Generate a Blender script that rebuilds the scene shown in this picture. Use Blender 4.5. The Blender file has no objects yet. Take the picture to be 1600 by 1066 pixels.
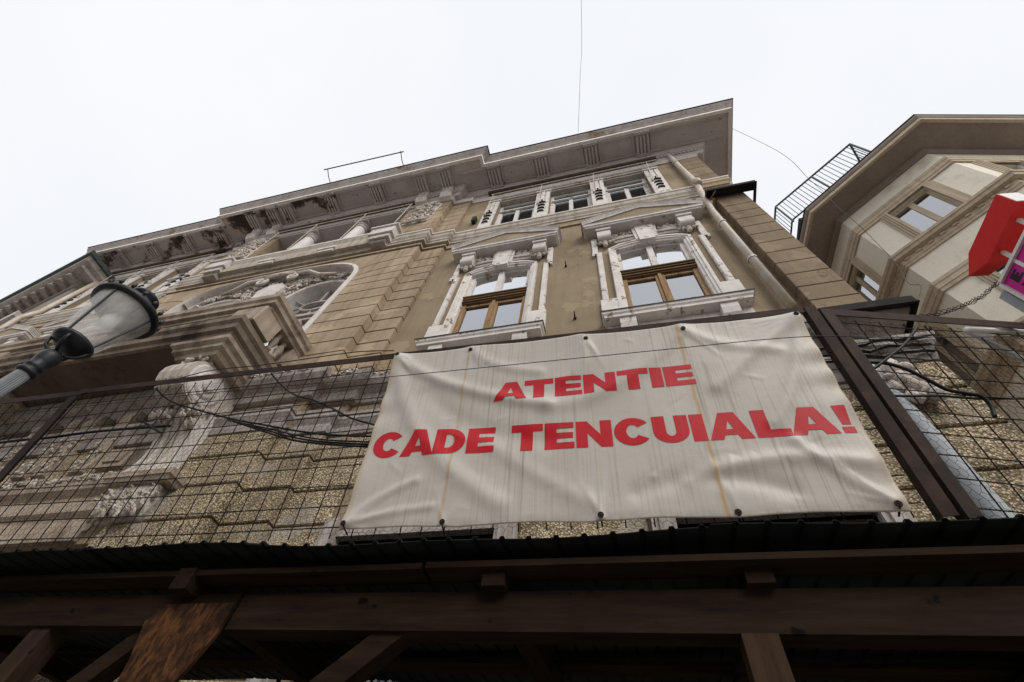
import bpy, math, random
from mathutils import Vector, Matrix
R = math.radians
random.seed(7)
S = bpy.context.scene
COL = S.collection

# ------------------------------------------------------------------ camera
cam_d = bpy.data.cameras.new('camera'); cam = bpy.data.objects.new('camera', cam_d); COL.objects.link(cam)
cam_d.sensor_width = 36.0; cam_d.lens = 16.204; cam_d.clip_start = 0.05; cam_d.clip_end = 500
CR = (0.96827, 0.22799, 0.10237); CD = (-0.13714, 0.82714, -0.54500); CF = (-0.20893, 0.51367, 0.83216)
cam.matrix_world = Matrix(((CR[0], -CD[0], -CF[0], 0.0), (CR[1], -CD[1], -CF[1], -4.0), (CR[2], -CD[2], -CF[2], 1.6), (0, 0, 0, 1)))
S.camera = cam

# ------------------------------------------------------------------ sky, sun, exposure
W = bpy.data.worlds.new('World'); S.world = W; W.use_nodes = True
wn = W.node_tree; wn.nodes.clear()
wo = wn.nodes.new('ShaderNodeOutputWorld'); wb = wn.nodes.new('ShaderNodeBackground')
sk = wn.nodes.new('ShaderNodeTexSky'); sk.sky_type = 'NISHITA'; sk.sun_disc = False
sk.sun_elevation = R(39); sk.sun_rotation = R(143); sk.air_density = 1.0; sk.dust_density = 3.0
sc_ = wn.nodes.new('ShaderNodeVectorMath'); sc_.operation = 'SCALE'; sc_.inputs['Scale'].default_value = 0.10
tc = wn.nodes.new('ShaderNodeTexCoord'); cn = wn.nodes.new('ShaderNodeTexNoise'); cn.inputs['Scale'].default_value = 1.6; cn.inputs['Detail'].default_value = 4
cr_ = wn.nodes.new('ShaderNodeValToRGB')
cr_.color_ramp.elements[0].position = .3; cr_.color_ramp.elements[0].color = (0.885, 0.905, 0.945, 1)
cr_.color_ramp.elements[1].position = .7; cr_.color_ramp.elements[1].color = (0.955, 0.965, 0.985, 1)
mx = wn.nodes.new('ShaderNodeMixRGB'); mx.inputs[0].default_value = 0.94
wn.links.new(sk.outputs[0], sc_.inputs[0]); wn.links.new(tc.outputs['Generated'], cn.inputs['Vector'])
wn.links.new(cn.outputs['Fac'], cr_.inputs[0]); wn.links.new(sc_.outputs[0], mx.inputs[1]); wn.links.new(cr_.outputs[0], mx.inputs[2])
wn.links.new(mx.outputs[0], wb.inputs[0]); wb.inputs[1].default_value = 0.75; wn.links.new(wb.outputs[0], wo.inputs[0])
sun_d = bpy.data.lights.new('sun', 'SUN'); sun = bpy.data.objects.new('sun', sun_d); COL.objects.link(sun)
sun_d.energy = 1.5; sun_d.angle = R(36); sun_d.color = (1.0, 0.955, 0.89)
sun.rotation_euler = (R(51), 0, R(37)); sun.location = (3, -12, 25)
S.view_settings.view_transform = 'Standard'; S.view_settings.look = 'None'
S.view_settings.exposure = 0.50; S.view_settings.gamma = 1.0; S.view_settings.use_curve_mapping = False

# ------------------------------------------------------------------ materials
MAT = {}
def _new(name, spec=.25):
    m = bpy.data.materials.new(name); m.use_nodes = True; nt = m.node_tree
    b = nt.nodes['Principled BSDF']; MAT[name] = m; b.inputs['Specular IOR Level'].default_value = spec
    return m, nt, b
def _c(c): return (c[0], c[1], c[2], 1)
def _noise(nt, vec, scale, detail=4, rough=.6):
    n = nt.nodes.new('ShaderNodeTexNoise'); n.inputs['Scale'].default_value = scale
    n.inputs['Detail'].default_value = detail; n.inputs['Roughness'].default_value = rough
    nt.links.new(vec, n.inputs['Vector']); return n.outputs['Fac']
def _ramp(nt, fac, a, b, ca=(0, 0, 0), cb=(1, 1, 1)):
    r = nt.nodes.new('ShaderNodeValToRGB'); e = r.color_ramp.elements
    e[0].position = a; e[1].position = b; e[0].color = _c(ca); e[1].color = _c(cb)
    nt.links.new(fac, r.inputs[0]); return r.outputs[0]
def _mix(nt, fac, a, b, mode='MIX'):
    x = nt.nodes.new('ShaderNodeMixRGB'); x.blend_type = mode
    for i, s in ((0, fac), (1, a), (2, b)):
        if isinstance(s, (int, float)): x.inputs[i].default_value = s
        elif isinstance(s, tuple): x.inputs[i].default_value = _c(s)
        else: nt.links.new(s, x.inputs[i])
    return x.outputs[0]
def _map(nt, vec, sc, loc=(0, 0, 0)):
    m = nt.nodes.new('ShaderNodeMapping'); m.inputs['Scale'].default_value = sc; m.inputs['Location'].default_value = loc
    nt.links.new(vec, m.inputs['Vector']); return m.outputs[0]
def _bump(nt, b, h, strength, dist=.01):
    n = nt.nodes.new('ShaderNodeBump'); n.inputs['Strength'].default_value = strength; n.inputs['Distance'].default_value = dist
    nt.links.new(h, n.inputs['Height']); nt.links.new(n.outputs[0], b.inputs['Normal'])
def _co(nt):
    # world position, so that copies that share a mesh do not share their marks
    g = nt.nodes.new('ShaderNodeNewGeometry'); return g.outputs['Position']
def plaster(name, c1, c2, scale=2.2, fine=55, bump=.35, rough=.92, streak=None, sfac=.5, stain=None, st=(.56, .66), sscale=1.3, seed=0, speck=None, cracks=False):
    m, nt, b = _new(name); v = _map(nt, _co(nt), (1, 1, 1), (seed, seed * 2, seed * 3))
    col = _ramp(nt, _noise(nt, v, scale, 6), .35, .68, c1, c2)
    if streak:
        f = _ramp(nt, _noise(nt, _map(nt, v, (5, 5, .35)), 1.6, 5), .46, .72)
        col = _mix(nt, _mix(nt, 1.0, f, (sfac, sfac, sfac), 'MULTIPLY'), col, streak)
    if stain:
        f = _ramp(nt, _noise(nt, v, sscale, 8, .65), st[0], st[1])
        col = _mix(nt, f, col, stain)
    if cracks:
        wv = nt.nodes.new('ShaderNodeVectorMath'); wv.operation = 'ADD'; nz = nt.nodes.new('ShaderNodeTexNoise'); nz.inputs['Scale'].default_value = 2.5; nz.inputs['Detail'].default_value = 6
        nt.links.new(v, nz.inputs['Vector']); nt.links.new(v, wv.inputs[0]); nt.links.new(nz.outputs['Color'], wv.inputs[1])
        vo = nt.nodes.new('ShaderNodeTexVoronoi'); vo.feature = 'DISTANCE_TO_EDGE'; vo.inputs['Scale'].default_value = .55; nt.links.new(wv.outputs[0], vo.inputs['Vector'])
        cf = _ramp(nt, vo.outputs['Distance'], .0, .006, (1, 1, 1), (0, 0, 0)); gate = _ramp(nt, _noise(nt, v, .7, 3), .5, .6)
        col = _mix(nt, _mix(nt, 1.0, cf, gate, 'MULTIPLY'), col, tuple(x * .35 for x in c1))
        pf = _ramp(nt, _noise(nt, _map(nt, v, (1, 1, 1), (5, 1, 8)), .9, 5, .55), .57, .59); col = _mix(nt, _mix(nt, 1.0, pf, (.5, .5, .5), 'MULTIPLY'), col, tuple(min(1, x * 1.28) for x in c2))
        df = _ramp(nt, _noise(nt, _map(nt, v, (1, 1, .6), (2, 7, 3)), .6, 6, .6), .52, .7); col = _mix(nt, _mix(nt, 1.0, df, (.55, .55, .55), 'MULTIPLY'), col, tuple(x * .55 for x in c1))
    if speck:
        f = _ramp(nt, _noise(nt, v, 14, 6, .7), .62, .68)
        col = _mix(nt, f, col, speck)
    fn = _noise(nt, v, fine, 5, .7)
    col = _mix(nt, .35, col, _ramp(nt, fn, .3, .7, (.55, .55, .55), (1.35, 1.35, 1.35)), 'MULTIPLY')
    nt.links.new(col, b.inputs['Base Color']); b.inputs['Roughness'].default_value = rough
    _bump(nt, b, fn, bump); return m
def metal(name, c, c2=None, rough=.45, met=.6, scale=6, spec=.25):
    m, nt, b = _new(name, spec); v = _co(nt)
    col = _ramp(nt, _noise(nt, v, scale, 6, .7), .42, .62, c, c2 or c)
    nt.links.new(col, b.inputs['Base Color']); b.inputs['Roughness'].default_value = rough; b.inputs['Metallic'].default_value = met
    _bump(nt, b, _noise(nt, v, 70, 4), .15, .004); return m
def wood(name, c1, c2, axis=0, rough=.75):
    m, nt, b = _new(name, .06); sc = [9, 9, 9]; sc[axis] = .9
    v = _map(nt, _co(nt), tuple(sc)); f = _noise(nt, v, 2.2, 8, .7)
    col = _ramp(nt, f, .35, .65, c1, c2)
    k = _ramp(nt, _noise(nt, _co(nt), 9, 2), .68, .74); col = _mix(nt, k, col, tuple(x * .35 for x in c1))
    nt.links.new(col, b.inputs['Base Color']); b.inputs['Roughness'].default_value = rough
    _bump(nt, b, f, .5, .006); return m
TAN1, TAN2 = (.225, .173, .113), (.29, .226, .15)
plaster('tan_render', TAN1, TAN2, 1.1, 40, .5, streak=(.17, .13, .085), sfac=.4, speck=(.20, .15, .095), cracks=True)
plaster('quoin_render', (.29, .222, .15), (.38, .296, .207), .9, 48, .4, streak=(.17, .115, .07), sfac=.65, seed=3, speck=(.25, .17, .11), cracks=True)
plaster('pilaster_render', (.185, .135, .09), (.245, .182, .122), 1.4, 50, .5, streak=(.11, .08, .05), sfac=.5, seed=5, cracks=True)
plaster('string_render', (.36, .315, .265), (.46, .41, .35), 1.6, 40, .3, streak=(.2, .155, .11), sfac=.7, seed=19)
plaster('frieze_render', (.36, .28, .185), (.44, .345, .235), 1.4, 40, .3, streak=(.2, .13, .075), sfac=.6, seed=9)
plaster('white_trim', (.56, .525, .495), (.70, .66, .63), 3.5, 60, .2, .8, streak=(.50, .455, .42), sfac=.5, stain=(.27, .21, .165), st=(.59, .615), sscale=5.5, seed=1)
plaster('white_moulding', (.52, .485, .455), (.66, .62, .585), 2.4, 50, .25, .85, streak=(.38, .335, .30), sfac=.6, stain=(.25, .2, .16), st=(.63, .69), sscale=2.6, seed=4)
plaster('grey_moulding', (.30, .268, .245), (.43, .385, .355), 2.0, 50, .25, .88, streak=(.16, .13, .11), sfac=.7, stain=(.15, .11, .085), st=(.6, .68), sscale=2.2, seed=6)
plaster('loggia_render', (.38, .345, .335), (.46, .42, .405), 1.2, 40, .2, seed=8)
plaster('column_render', (.66, .63, .61), (.74, .71, .69), 2.0, 40, .15, seed=2)
plaster('carved_stone', (.46, .41, .36), (.58, .53, .475), 2.2, 45, .3, streak=(.24, .195, .155), sfac=.5, seed=12)
plaster('balcony_stone', (.31, .25, .195), (.43, .36, .29), 1.6, 40, .4, streak=(.16, .12, .09), sfac=.5, stain=(.10, .07, .05), st=(.50, .66), sscale=.9, seed=14, speck=(.34, .19, .09))
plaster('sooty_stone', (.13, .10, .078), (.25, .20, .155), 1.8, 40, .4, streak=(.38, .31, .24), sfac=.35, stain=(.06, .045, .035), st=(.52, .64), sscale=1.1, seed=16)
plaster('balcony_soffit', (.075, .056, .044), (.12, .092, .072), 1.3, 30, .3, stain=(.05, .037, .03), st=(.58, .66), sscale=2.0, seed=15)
plaster('cream_render', (.72, .67, .57), (.79, .74, .635), .8, 45, .15, streak=(.52, .465, .37), sfac=.15, stain=(.56, .505, .40), st=(.56, .7), sscale=.9, speck=(.60, .545, .45), seed=21)
plaster('cream_trim', (.46, .38, .285), (.53, .445, .34), 1.2, 40, .15, streak=(.2, .15, .1), sfac=.4, seed=22)
plaster('brown_soffit', (.235, .192, .162), (.30, .25, .215), .8, 30, .12, streak=(.17, .137, .115), sfac=.4, seed=23)
plaster('pavement', (.31, .285, .255), (.39, .36, .325), .7, 30, .4, seed=31)
plaster('bounce_paving', (.27, .25, .225), (.34, .315, .285), .5, 80, .5, seed=32)
plaster('shade_house_render', (.30, .26, .21), (.36, .31, .25), .5, 20, .2, streak=(.2, .17, .14), seed=33)
plaster('grey_render', (.33, .30, .27), (.40, .365, .33), 1.2, 40, .2, streak=(.2, .17, .15), sfac=.5, seed=34)
metal('dark_iron', (.018, .016, .015), (.032, .026, .022), .6, .1, 6, .2)
metal('rusty_iron', (.026, .018, .016), (.055, .032, .024), .7, .1, 8, .15)
metal('lamp_iron', (.012, .013, .017), (.020, .021, .026), .45, .0, 6, .3)
metal('lamp_pole_paint', (.19, .20, .215), (.24, .25, .265), .5, .0)
metal('roof_flashing', (.020, .018, .018), (.034, .030, .028), .8, .0, 6, .08)
metal('green_copper', (.055, .072, .064), (.09, .105, .092), .6, .3)
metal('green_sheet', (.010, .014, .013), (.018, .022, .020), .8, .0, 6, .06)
metal('downpipe_zinc', (.50, .46, .43), (.42, .34, .235), .55, .15, 2.5)
metal('grey_pipe', (.38, .40, .42), (.32, .34, .36), .75, .0, 4, .1)
metal('white_enamel', (.78, .77, .75), (.70, .69, .67), .35, .0)
metal('cable_black', (.012, .012, .012), None, .5, 0)
metal('wire_steel', (.012, .011, .010), (.030, .022, .017), .7, .1, 20, .1)
metal('red_paint', (.66, .018, .018), (.58, .014, .014), .35, 0)
metal('magenta_print', (.62, .022, .30), (.56, .018, .26), .35, 0)
metal('print_dark', (.02, .015, .035), None, .4, 0)
metal('awning_shadow_cloth', (.055, .036, .028), (.09, .06, .045), .9, 0, 4)
metal('awning_arm_paint', (.62, .56, .50), (.44, .34, .26), .6, 0, 12)
wood('beam_wood', (.010, .006, .004), (.028, .016, .009), 0)  # timber browns; shade under the canopy put into the colour
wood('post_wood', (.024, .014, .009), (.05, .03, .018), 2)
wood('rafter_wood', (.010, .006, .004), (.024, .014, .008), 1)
wood('window_wood', (.20, .122, .062), (.35, .235, .132), 2)
wood('dark_window_wood', (.085, .050, .026), (.17, .105, .058), 0)
def osb(name):
    m, nt, b = _new(name, .1); v = _co(nt)
    vo = nt.nodes.new('ShaderNodeTexVoronoi'); vo.inputs['Scale'].default_value = 1.0; nt.links.new(_map(nt, v, (70, 70, 24)), vo.inputs['Vector'])
    h = nt.nodes.new('ShaderNodeSeparateColor'); nt.links.new(vo.outputs['Color'], h.inputs[0])
    col = _ramp(nt, h.outputs[0], .05, .95, (.03, .012, .005), (.12, .052, .019)); col = _mix(nt, _ramp(nt, _noise(nt, v, 4, 8, .7), .42, .62), col, (.014, .007, .004))
    nt.links.new(col, b.inputs['Base Color']); b.inputs['Roughness'].default_value = .8; _bump(nt, b, h.outputs[1], .5, .004)
osb('chipboard')
metal('dark_room', (.012, .012, .013), None, .95, 0)  # near-black colour stands for the darkness of unlit rooms
metal('attic_sheen_blind', (.80, .85, .88), (.70, .75, .78), .9, 0, 2)  # blue-grey pane reflection put into the blind's colour
metal('blind_cloth', (.60, .61, .62), (.52, .535, .55), .9, 0, 3)

def eave_material(name, seed=0):
    m, nt, b = _new(name); v = _map(nt, _co(nt), (1, 1, 1), (seed, 0, 0))
    col = _ramp(nt, _noise(nt, v, 1.6, 6), .35, .68, (.42, .378, .36), (.52, .475, .455))
    # damp and rust patches: more of them where the roof leaks, left of the middle block
    sx = nt.nodes.new('ShaderNodeSeparateXYZ'); nt.links.new(_co(nt), sx.inputs[0])
    mr = nt.nodes.new('ShaderNodeMapRange'); mr.inputs[1].default_value = -6.2; mr.inputs[2].default_value = -10.2
    mr.inputs[3].default_value = 0.0; mr.inputs[4].default_value = 0.165; nt.links.new(sx.outputs[0], mr.inputs[0])
    nz = _noise(nt, v, 1.05, 9, .66); ad = nt.nodes.new('ShaderNodeMath'); ad.operation = 'ADD'
    nt.links.new(nz, ad.inputs[0]); nt.links.new(mr.outputs[0], ad.inputs[1])
    f = _ramp(nt, ad.outputs[0], .66, .71); f2 = _ramp(nt, ad.outputs[0], .70, .76)
    col = _mix(nt, f, col, (.155, .105, .07)); col = _mix(nt, f2, col, (.05, .042, .038))
    rs = _ramp(nt, _noise(nt, _map(nt, v, (1, 1, 1), (9, 4, 2)), 1.7, 7, .7), .62, .70)
    col = _mix(nt, _mix(nt, 1.0, rs, f, 'MULTIPLY'), col, (.34, .145, .045))
    f3 = _ramp(nt, _noise(nt, v, 5.5, 7, .6), .665, .69); col = _mix(nt, f3, col, (.20, .15, .12))
    fn = _noise(nt, v, 50, 5, .7); col = _mix(nt, .3, col, _ramp(nt, fn, .3, .7, (.6, .6, .6), (1.3, 1.3, 1.3)), 'MULTIPLY')
    nt.links.new(col, b.inputs['Base Color']); b.inputs['Roughness'].default_value = .92; _bump(nt, b, fn, .3)
eave_material('eave_render')
plaster('fascia_render', (.27, .24, .225), (.36, .325, .305), 1.6, 50, .3, streak=(.15, .12, .10), sfac=.7, stain=(.16, .10, .055), st=(.58, .66), sscale=1.2, seed=17)
plaster('lit_drip_render', (.70, .66, .62), (.80, .76, .72), 2.0, 50, .2, streak=(.42, .36, .31), sfac=.5, seed=18)  # whitened so the lit fillet is put into the colour
def pebble(name):
    m, nt, b = _new(name); v = _co(nt)
    vo = nt.nodes.new('ShaderNodeTexVoronoi'); vo.inputs['Scale'].default_value = 46; nt.links.new(v, vo.inputs['Vector'])
    h = nt.nodes.new('ShaderNodeSeparateColor'); nt.links.new(vo.outputs['Color'], h.inputs[0])
    col = _ramp(nt, h.outputs[0], .1, .95, (.36, .28, .175), (.76, .645, .46))
    col = _mix(nt, _ramp(nt, vo.outputs['Distance'], .35, .62), col, (.17, .13, .08))
    col = _mix(nt, _ramp(nt, _noise(nt, v, 1.3, 5), .5, .8), col, (.25, .20, .135))
    fl = _ramp(nt, _noise(nt, _map(nt, v, (1, 1, 1), (3, 3, 3)), 1.1, 8, .65), .575, .60); col = _mix(nt, fl, col, (.36, .31, .245)); fb = _ramp(nt, _noise(nt, v, 2.6, 6), .3, .7, (.62, .62, .62), (1.2, 1.2, 1.2)); col = _mix(nt, 1.0, col, fb, 'MULTIPLY')
    st_ = _ramp(nt, _noise(nt, _map(nt, v, (3, 3, .4)), 1.1, 5), .48, .75); col = _mix(nt, _mix(nt, 1.0, st_, (.6, .6, .6), 'MULTIPLY'), col, (.14, .105, .065))
    nt.links.new(col, b.inputs['Base Color']); b.inputs['Roughness'].default_value = .9
    iv = nt.nodes.new('ShaderNodeMath'); iv.operation = 'SUBTRACT'; iv.inputs[0].default_value = 1; nt.links.new(vo.outputs['Distance'], iv.inputs[1])
    _bump(nt, b, iv.outputs[0], .9, .012)
pebble('pebble_dash')
def glassmat(name, tint, refl=.28):
    m = bpy.data.materials.new(name); m.use_nodes = True; nt = m.node_tree; MAT[name] = m; nt.nodes.clear()
    o = nt.nodes.new('ShaderNodeOutputMaterial'); t = nt.nodes.new('ShaderNodeBsdfTransparent'); g = nt.nodes.new('ShaderNodeBsdfGlossy')
    t.inputs[0].default_value = _c(tint); g.inputs['Roughness'].default_value = .03; g.inputs[0].default_value = (.95, .97, 1, 1)
    fr = nt.nodes.new('ShaderNodeFresnel'); fr.inputs[0].default_value = 1.5
    ad = nt.nodes.new('ShaderNodeMath'); ad.operation = 'ADD'; ad.use_clamp = True; ad.inputs[1].default_value = refl
    mxs = nt.nodes.new('ShaderNodeMixShader'); nt.links.new(fr.outputs[0], ad.inputs[0]); nt.links.new(ad.outputs[0], mxs.inputs[0])
    bp = nt.nodes.new('ShaderNodeBump'); bp.inputs['Strength'].default_value = .06; bp.inputs['Distance'].default_value = .02
    nt.links.new(_noise(nt, _co(nt), 2.2, 2), bp.inputs['Height']); nt.links.new(bp.outputs[0], g.inputs['Normal'])
    nt.links.new(t.outputs[0], mxs.inputs[1]); nt.links.new(g.outputs[0], mxs.inputs[2]); nt.links.new(mxs.outputs[0], o.inputs[0])
glassmat('window_glass', (.80, .85, .88), .38)
glassmat('toplight_glass', (.85, .88, .90), .66)
glassmat('attic_glass', (.95, .97, .98), .0)
def lamp_glass():
    m, nt, b = _new('lamp_glass', .5); b.inputs['Base Color'].default_value = (.86, .85, .83, 1); b.inputs['Roughness'].default_value = .12
    f = _ramp(nt, _noise(nt, _map(nt, _co(nt), (9, 9, 2)), 2.2, 4), .3, .75, (.26, .26, .26), (.46, .46, .46)); nt.links.new(f, b.inputs['Alpha'])
lamp_glass()
def banner_mat():
    m, nt, b = _new('banner_vinyl'); uvn = nt.nodes.new('ShaderNodeUVMap'); uv = uvn.outputs[0]
    col = _ramp(nt, _noise(nt, uv, 2.2, 5), .3, .7, (.485, .460, .420), (.57, .545, .503))
    sx = nt.nodes.new('ShaderNodeSeparateXYZ'); nt.links.new(uv, sx.inputs[0])
    stv = _map(nt, uv, (70, 1.1, 1)); sf = _ramp(nt, _noise(nt, stv, 1.0, 6, .7), .50, .72)
    reg = _ramp(nt, _noise(nt, _map(nt, uv, (1.6, .5, 1), (2.3, 0, 0)), 1.0, 3), .40, .58)
    col = _mix(nt, _mix(nt, 1.0, _mix(nt, 1.0, sf, reg, 'MULTIPLY'), (.9, .9, .9), 'MULTIPLY'), col, (.22, .175, .14))
    # run-off from the rusty eyelets
    wob = _noise(nt, _map(nt, uv, (0, 3.5, 1)), 1.0, 3)
    for u0, wd, st_ in ((.505, .011, .7), (1.742, .015, .95), (1.232, .007, .35), (.012, .028, .45), (2.366, .026, .3)):
        a = nt.nodes.new('ShaderNodeMath'); a.operation = 'MULTIPLY_ADD'; nt.links.new(wob, a.inputs[0]); a.inputs[1].default_value = .035; a.inputs[2].default_value = u0 - .0175
        d = nt.nodes.new('ShaderNodeMath'); d.operation = 'SUBTRACT'; nt.links.new(sx.outputs[0], d.inputs[0]); nt.links.new(a.outputs[0], d.inputs[1])
        e = nt.nodes.new('ShaderNodeMath'); e.operation = 'ABSOLUTE'; nt.links.new(d.outputs[0], e.inputs[0])
        mr = nt.nodes.new('ShaderNodeMapRange'); mr.inputs[1].default_value = 0; mr.inputs[2].default_value = wd; mr.inputs[3].default_value = st_; mr.inputs[4].default_value = 0
        nt.links.new(e.outputs[0], mr.inputs[0])
        br = _ramp(nt, _noise(nt, _map(nt, uv, (160, 3, 1), (u0 * 7, 0, 0)), 1, 4), .3, .6, (.35, .35, .35), (1, 1, 1))
        fm = _mix(nt, 1.0, mr.outputs[0], br, 'MULTIPLY'); col = _mix(nt, fm, col, (.48, .27, .065))
    # grime along the hem
    mr = nt.nodes.new('ShaderNodeMapRange'); mr.inputs[1].default_value = .05; mr.inputs[2].default_value = 0.0; mr.inputs[3].default_value = 0; mr.inputs[4].default_value = .55
    nt.links.new(sx.outputs[1], mr.inputs[0])
    col = _mix(nt, _mix(nt, 1.0, mr.outputs[0], _ramp(nt, _noise(nt, uv, 9, 4), .3, .6), 'MULTIPLY'), col, (.22, .16, .11))
    dots = _ramp(nt, _noise(nt, uv, 26, 2), .775, .79); col = _mix(nt, dots, col, (.13, .10, .08))
    nt.links.new(col, b.inputs['Base Color']); b.inputs['Roughness'].default_value = .36
    _bump(nt, b, _noise(nt, uv, 16, 5), .25, .006)
    m2, nt, b = _new('banner_ink'); uvn = nt.nodes.new('ShaderNodeUVMap'); uv = uvn.outputs[0]
    col = _ramp(nt, _noise(nt, uv, 5, 5), .35, .75, (.50, .010, .020), (.56, .022, .032))
    sf = _ramp(nt, _noise(nt, _map(nt, uv, (75, 1.1, 1)), 1.0, 6, .7), .58, .8); col = _mix(nt, _mix(nt, 1.0, sf, (.5, .5, .5), 'MULTIPLY'), col, (.50, .25, .24))
    nt.links.new(col, b.inputs['Base Color']); b.inputs['Roughness'].default_value = .4
banner_mat()

# ------------------------------------------------------------------ mesh helpers
ORG = {}
XC = -8.95
class MB:
    """collects shapes in world coordinates; build() links them as ONE mesh object"""
    def __init__(self, mir=False): self.v = []; self.f = []; self.mir = mir; self.uv = None
    def add(self, vs, fs):
        o = len(self.v); self.v += [tuple(p) for p in vs]; self.f += [[i + o for i in f] for f in fs]; return self
    def box(self, x0, x1, y0, y1, z0, z1):
        x0, x1 = min(x0, x1), max(x0, x1); y0, y1 = min(y0, y1), max(y0, y1); z0, z1 = min(z0, z1), max(z0, z1)
        return self.add([(x0, y0, z0), (x1, y0, z0), (x1, y1, z0), (x0, y1, z0), (x0, y0, z1), (x1, y0, z1), (x1, y1, z1), (x0, y1, z1)],
                        [(0, 3, 2, 1), (4, 5, 6, 7), (0, 1, 5, 4), (1, 2, 6, 5), (2, 3, 7, 6), (3, 0, 4, 7)])
    def cbox(self, x0, x1, yf, yb, z0, z1, c=.008):
        """box whose street-side face has a small chamfer"""
        p = [(x0, yb, z0), (x1, yb, z0), (x1, yb, z1), (x0, yb, z1), (x0, yf + c, z0), (x1, yf + c, z0), (x1, yf + c, z1), (x0, yf + c, z1),
             (x0 + c, yf, z0 + c), (x1 - c, yf, z0 + c), (x1 - c, yf, z1 - c), (x0 + c, yf, z1 - c)]
        f = [(3, 2, 1, 0), (8, 9, 10, 11)]
        for a in range(4):
            b = (a + 1) % 4; f += [(a, b, b + 4, a + 4), (a + 4, b + 4, b + 8, a + 8)]
        return self.add(p, f)
    def prism(self, poly, yf, yb):
        n = len(poly); vs = [(x, yf, z) for x, z in poly] + [(x, yb, z) for x, z in poly]
        return self.add(vs, [list(range(n)), list(range(2 * n - 1, n - 1, -1))] + [(i, i + n, (i + 1) % n + n, (i + 1) % n) for i in range(n)])
    def prism_x(self, poly, x0, x1):
        n = len(poly); vs = [(x0, y, z) for y, z in poly] + [(x1, y, z) for y, z in poly]
        return self.add(vs, [list(range(n)), list(range(2 * n - 1, n - 1, -1))] + [(i, i + n, (i + 1) % n + n, (i + 1) % n) for i in range(n)])
    def prism_z(self, poly, z0, z1):
        n = len(poly); vs = [(x, y, z0) for x, y in poly] + [(x, y, z1) for x, y in poly]
        return self.add(vs, [list(range(n - 1, -1, -1)), list(range(n, 2 * n))] + [(i, (i + 1) % n, (i + 1) % n + n, i + n) for i in range(n)])
    def tube(self, pts, r, n=6, cap=True):
        pts = [Vector(p) for p in pts]; rs = r if isinstance(r, (list, tuple)) else [r] * len(pts); vs = []; fs = []
        up = None
        for i, p in enumerate(pts):
            d = (pts[min(i + 1, len(pts) - 1)] - pts[max(i - 1, 0)]); d = d.normalized() if d.length > 1e-9 else Vector((0, 0, 1))
            if up is None: up = Vector((0, 0, 1)) if abs(d.z) < .9 else Vector((1, 0, 0))
            a = d.cross(up).normalized(); b = a.cross(d).normalized(); up = b
            for k in range(n):
                t = 2 * math.pi * (k + .5) / n; vs.append(p + (a * math.cos(t) + b * math.sin(t)) * rs[i])
        for i in range(len(pts) - 1):
            for k in range(n): fs.append((i * n + k, i * n + (k + 1) % n, (i + 1) * n + (k + 1) % n, (i + 1) * n + k))
        if cap: fs += [list(range(n - 1, -1, -1)), list(range((len(pts) - 1) * n, len(pts) * n))]
        return self.add(vs, fs)
    def lathe(self, prof, cx, cy, n=16, axis='z'):
        vs = []; fs = []
        for r, h in prof:
            for k in range(n):
                t = 2 * math.pi * k / n; c, s = r * math.cos(t), r * math.sin(t)
                vs.append((cx + c, cy + s, h) if axis == 'z' else ((cx + c, h, cy + s) if axis == 'y' else (h, cx + c, cy + s)))
        for i in range(len(prof) - 1):
            for k in range(n): fs.append((i * n + k, i * n + (k + 1) % n, (i + 1) * n + (k + 1) % n, (i + 1) * n + k))
        fs += [list(range(n - 1, -1, -1)), list(range((len(prof) - 1) * n, len(prof) * n))]
        return self.add(vs, fs)
    def ball(self, c, r, n=8, m=5, rot=0):
        rx, ry, rz = (r, r, r) if isinstance(r, (int, float)) else r; vs = []; fs = []
        for i in range(m + 1):
            ph = math.pi * i / m
            for k in range(n):
                t = 2 * math.pi * k / n; x, z = rx * math.sin(ph) * math.cos(t), rz * math.cos(ph)
                x, z = x * math.cos(rot) - z * math.sin(rot), x * math.sin(rot) + z * math.cos(rot)
                vs.append((c[0] + x, c[1] + ry * math.sin(ph) * math.sin(t), c[2] + z))
        for i in range(m):
            for k in range(n): fs.append((i * n + k, i * n + (k + 1) % n, (i + 1) * n + (k + 1) % n, (i + 1) * n + k))
        return self.add(vs, fs)
    def plan(self, prof, plan, cap=True, closed_prof=True):
        """profile (outward d, z) swept with mitres along a plan polyline; outward is to the right of travel"""
        n = len(plan); m = len(prof); vs = []; fs = []
        for i, (x, y) in enumerate(plan):
            def nr(a, b):
                dx, dy = b[0] - a[0], b[1] - a[1]; l = math.hypot(dx, dy); return (dy / l, -dx / l)
            if i == 0: o = nr(plan[0], plan[1])
            elif i == n - 1: o = nr(plan[-2], plan[-1])
            else:
                a, b = nr(plan[i - 1], plan[i]), nr(plan[i], plan[i + 1]); k = 1 + a[0] * b[0] + a[1] * b[1]
                o = ((a[0] + b[0]) / k, (a[1] + b[1]) / k)
            for d, z in prof: vs.append((x + o[0] * d, y + o[1] * d, z))
        for i in range(n - 1):
            for j in range(m if closed_prof else m - 1):
                k = (j + 1) % m; fs.append((i * m + j, (i + 1) * m + j, (i + 1) * m + k, i * m + k))
        if cap and closed_prof: fs += [list(range(m)), list(range(n * m - 1, (n - 1) * m - 1, -1))]
        return self.add(vs, fs)
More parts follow.
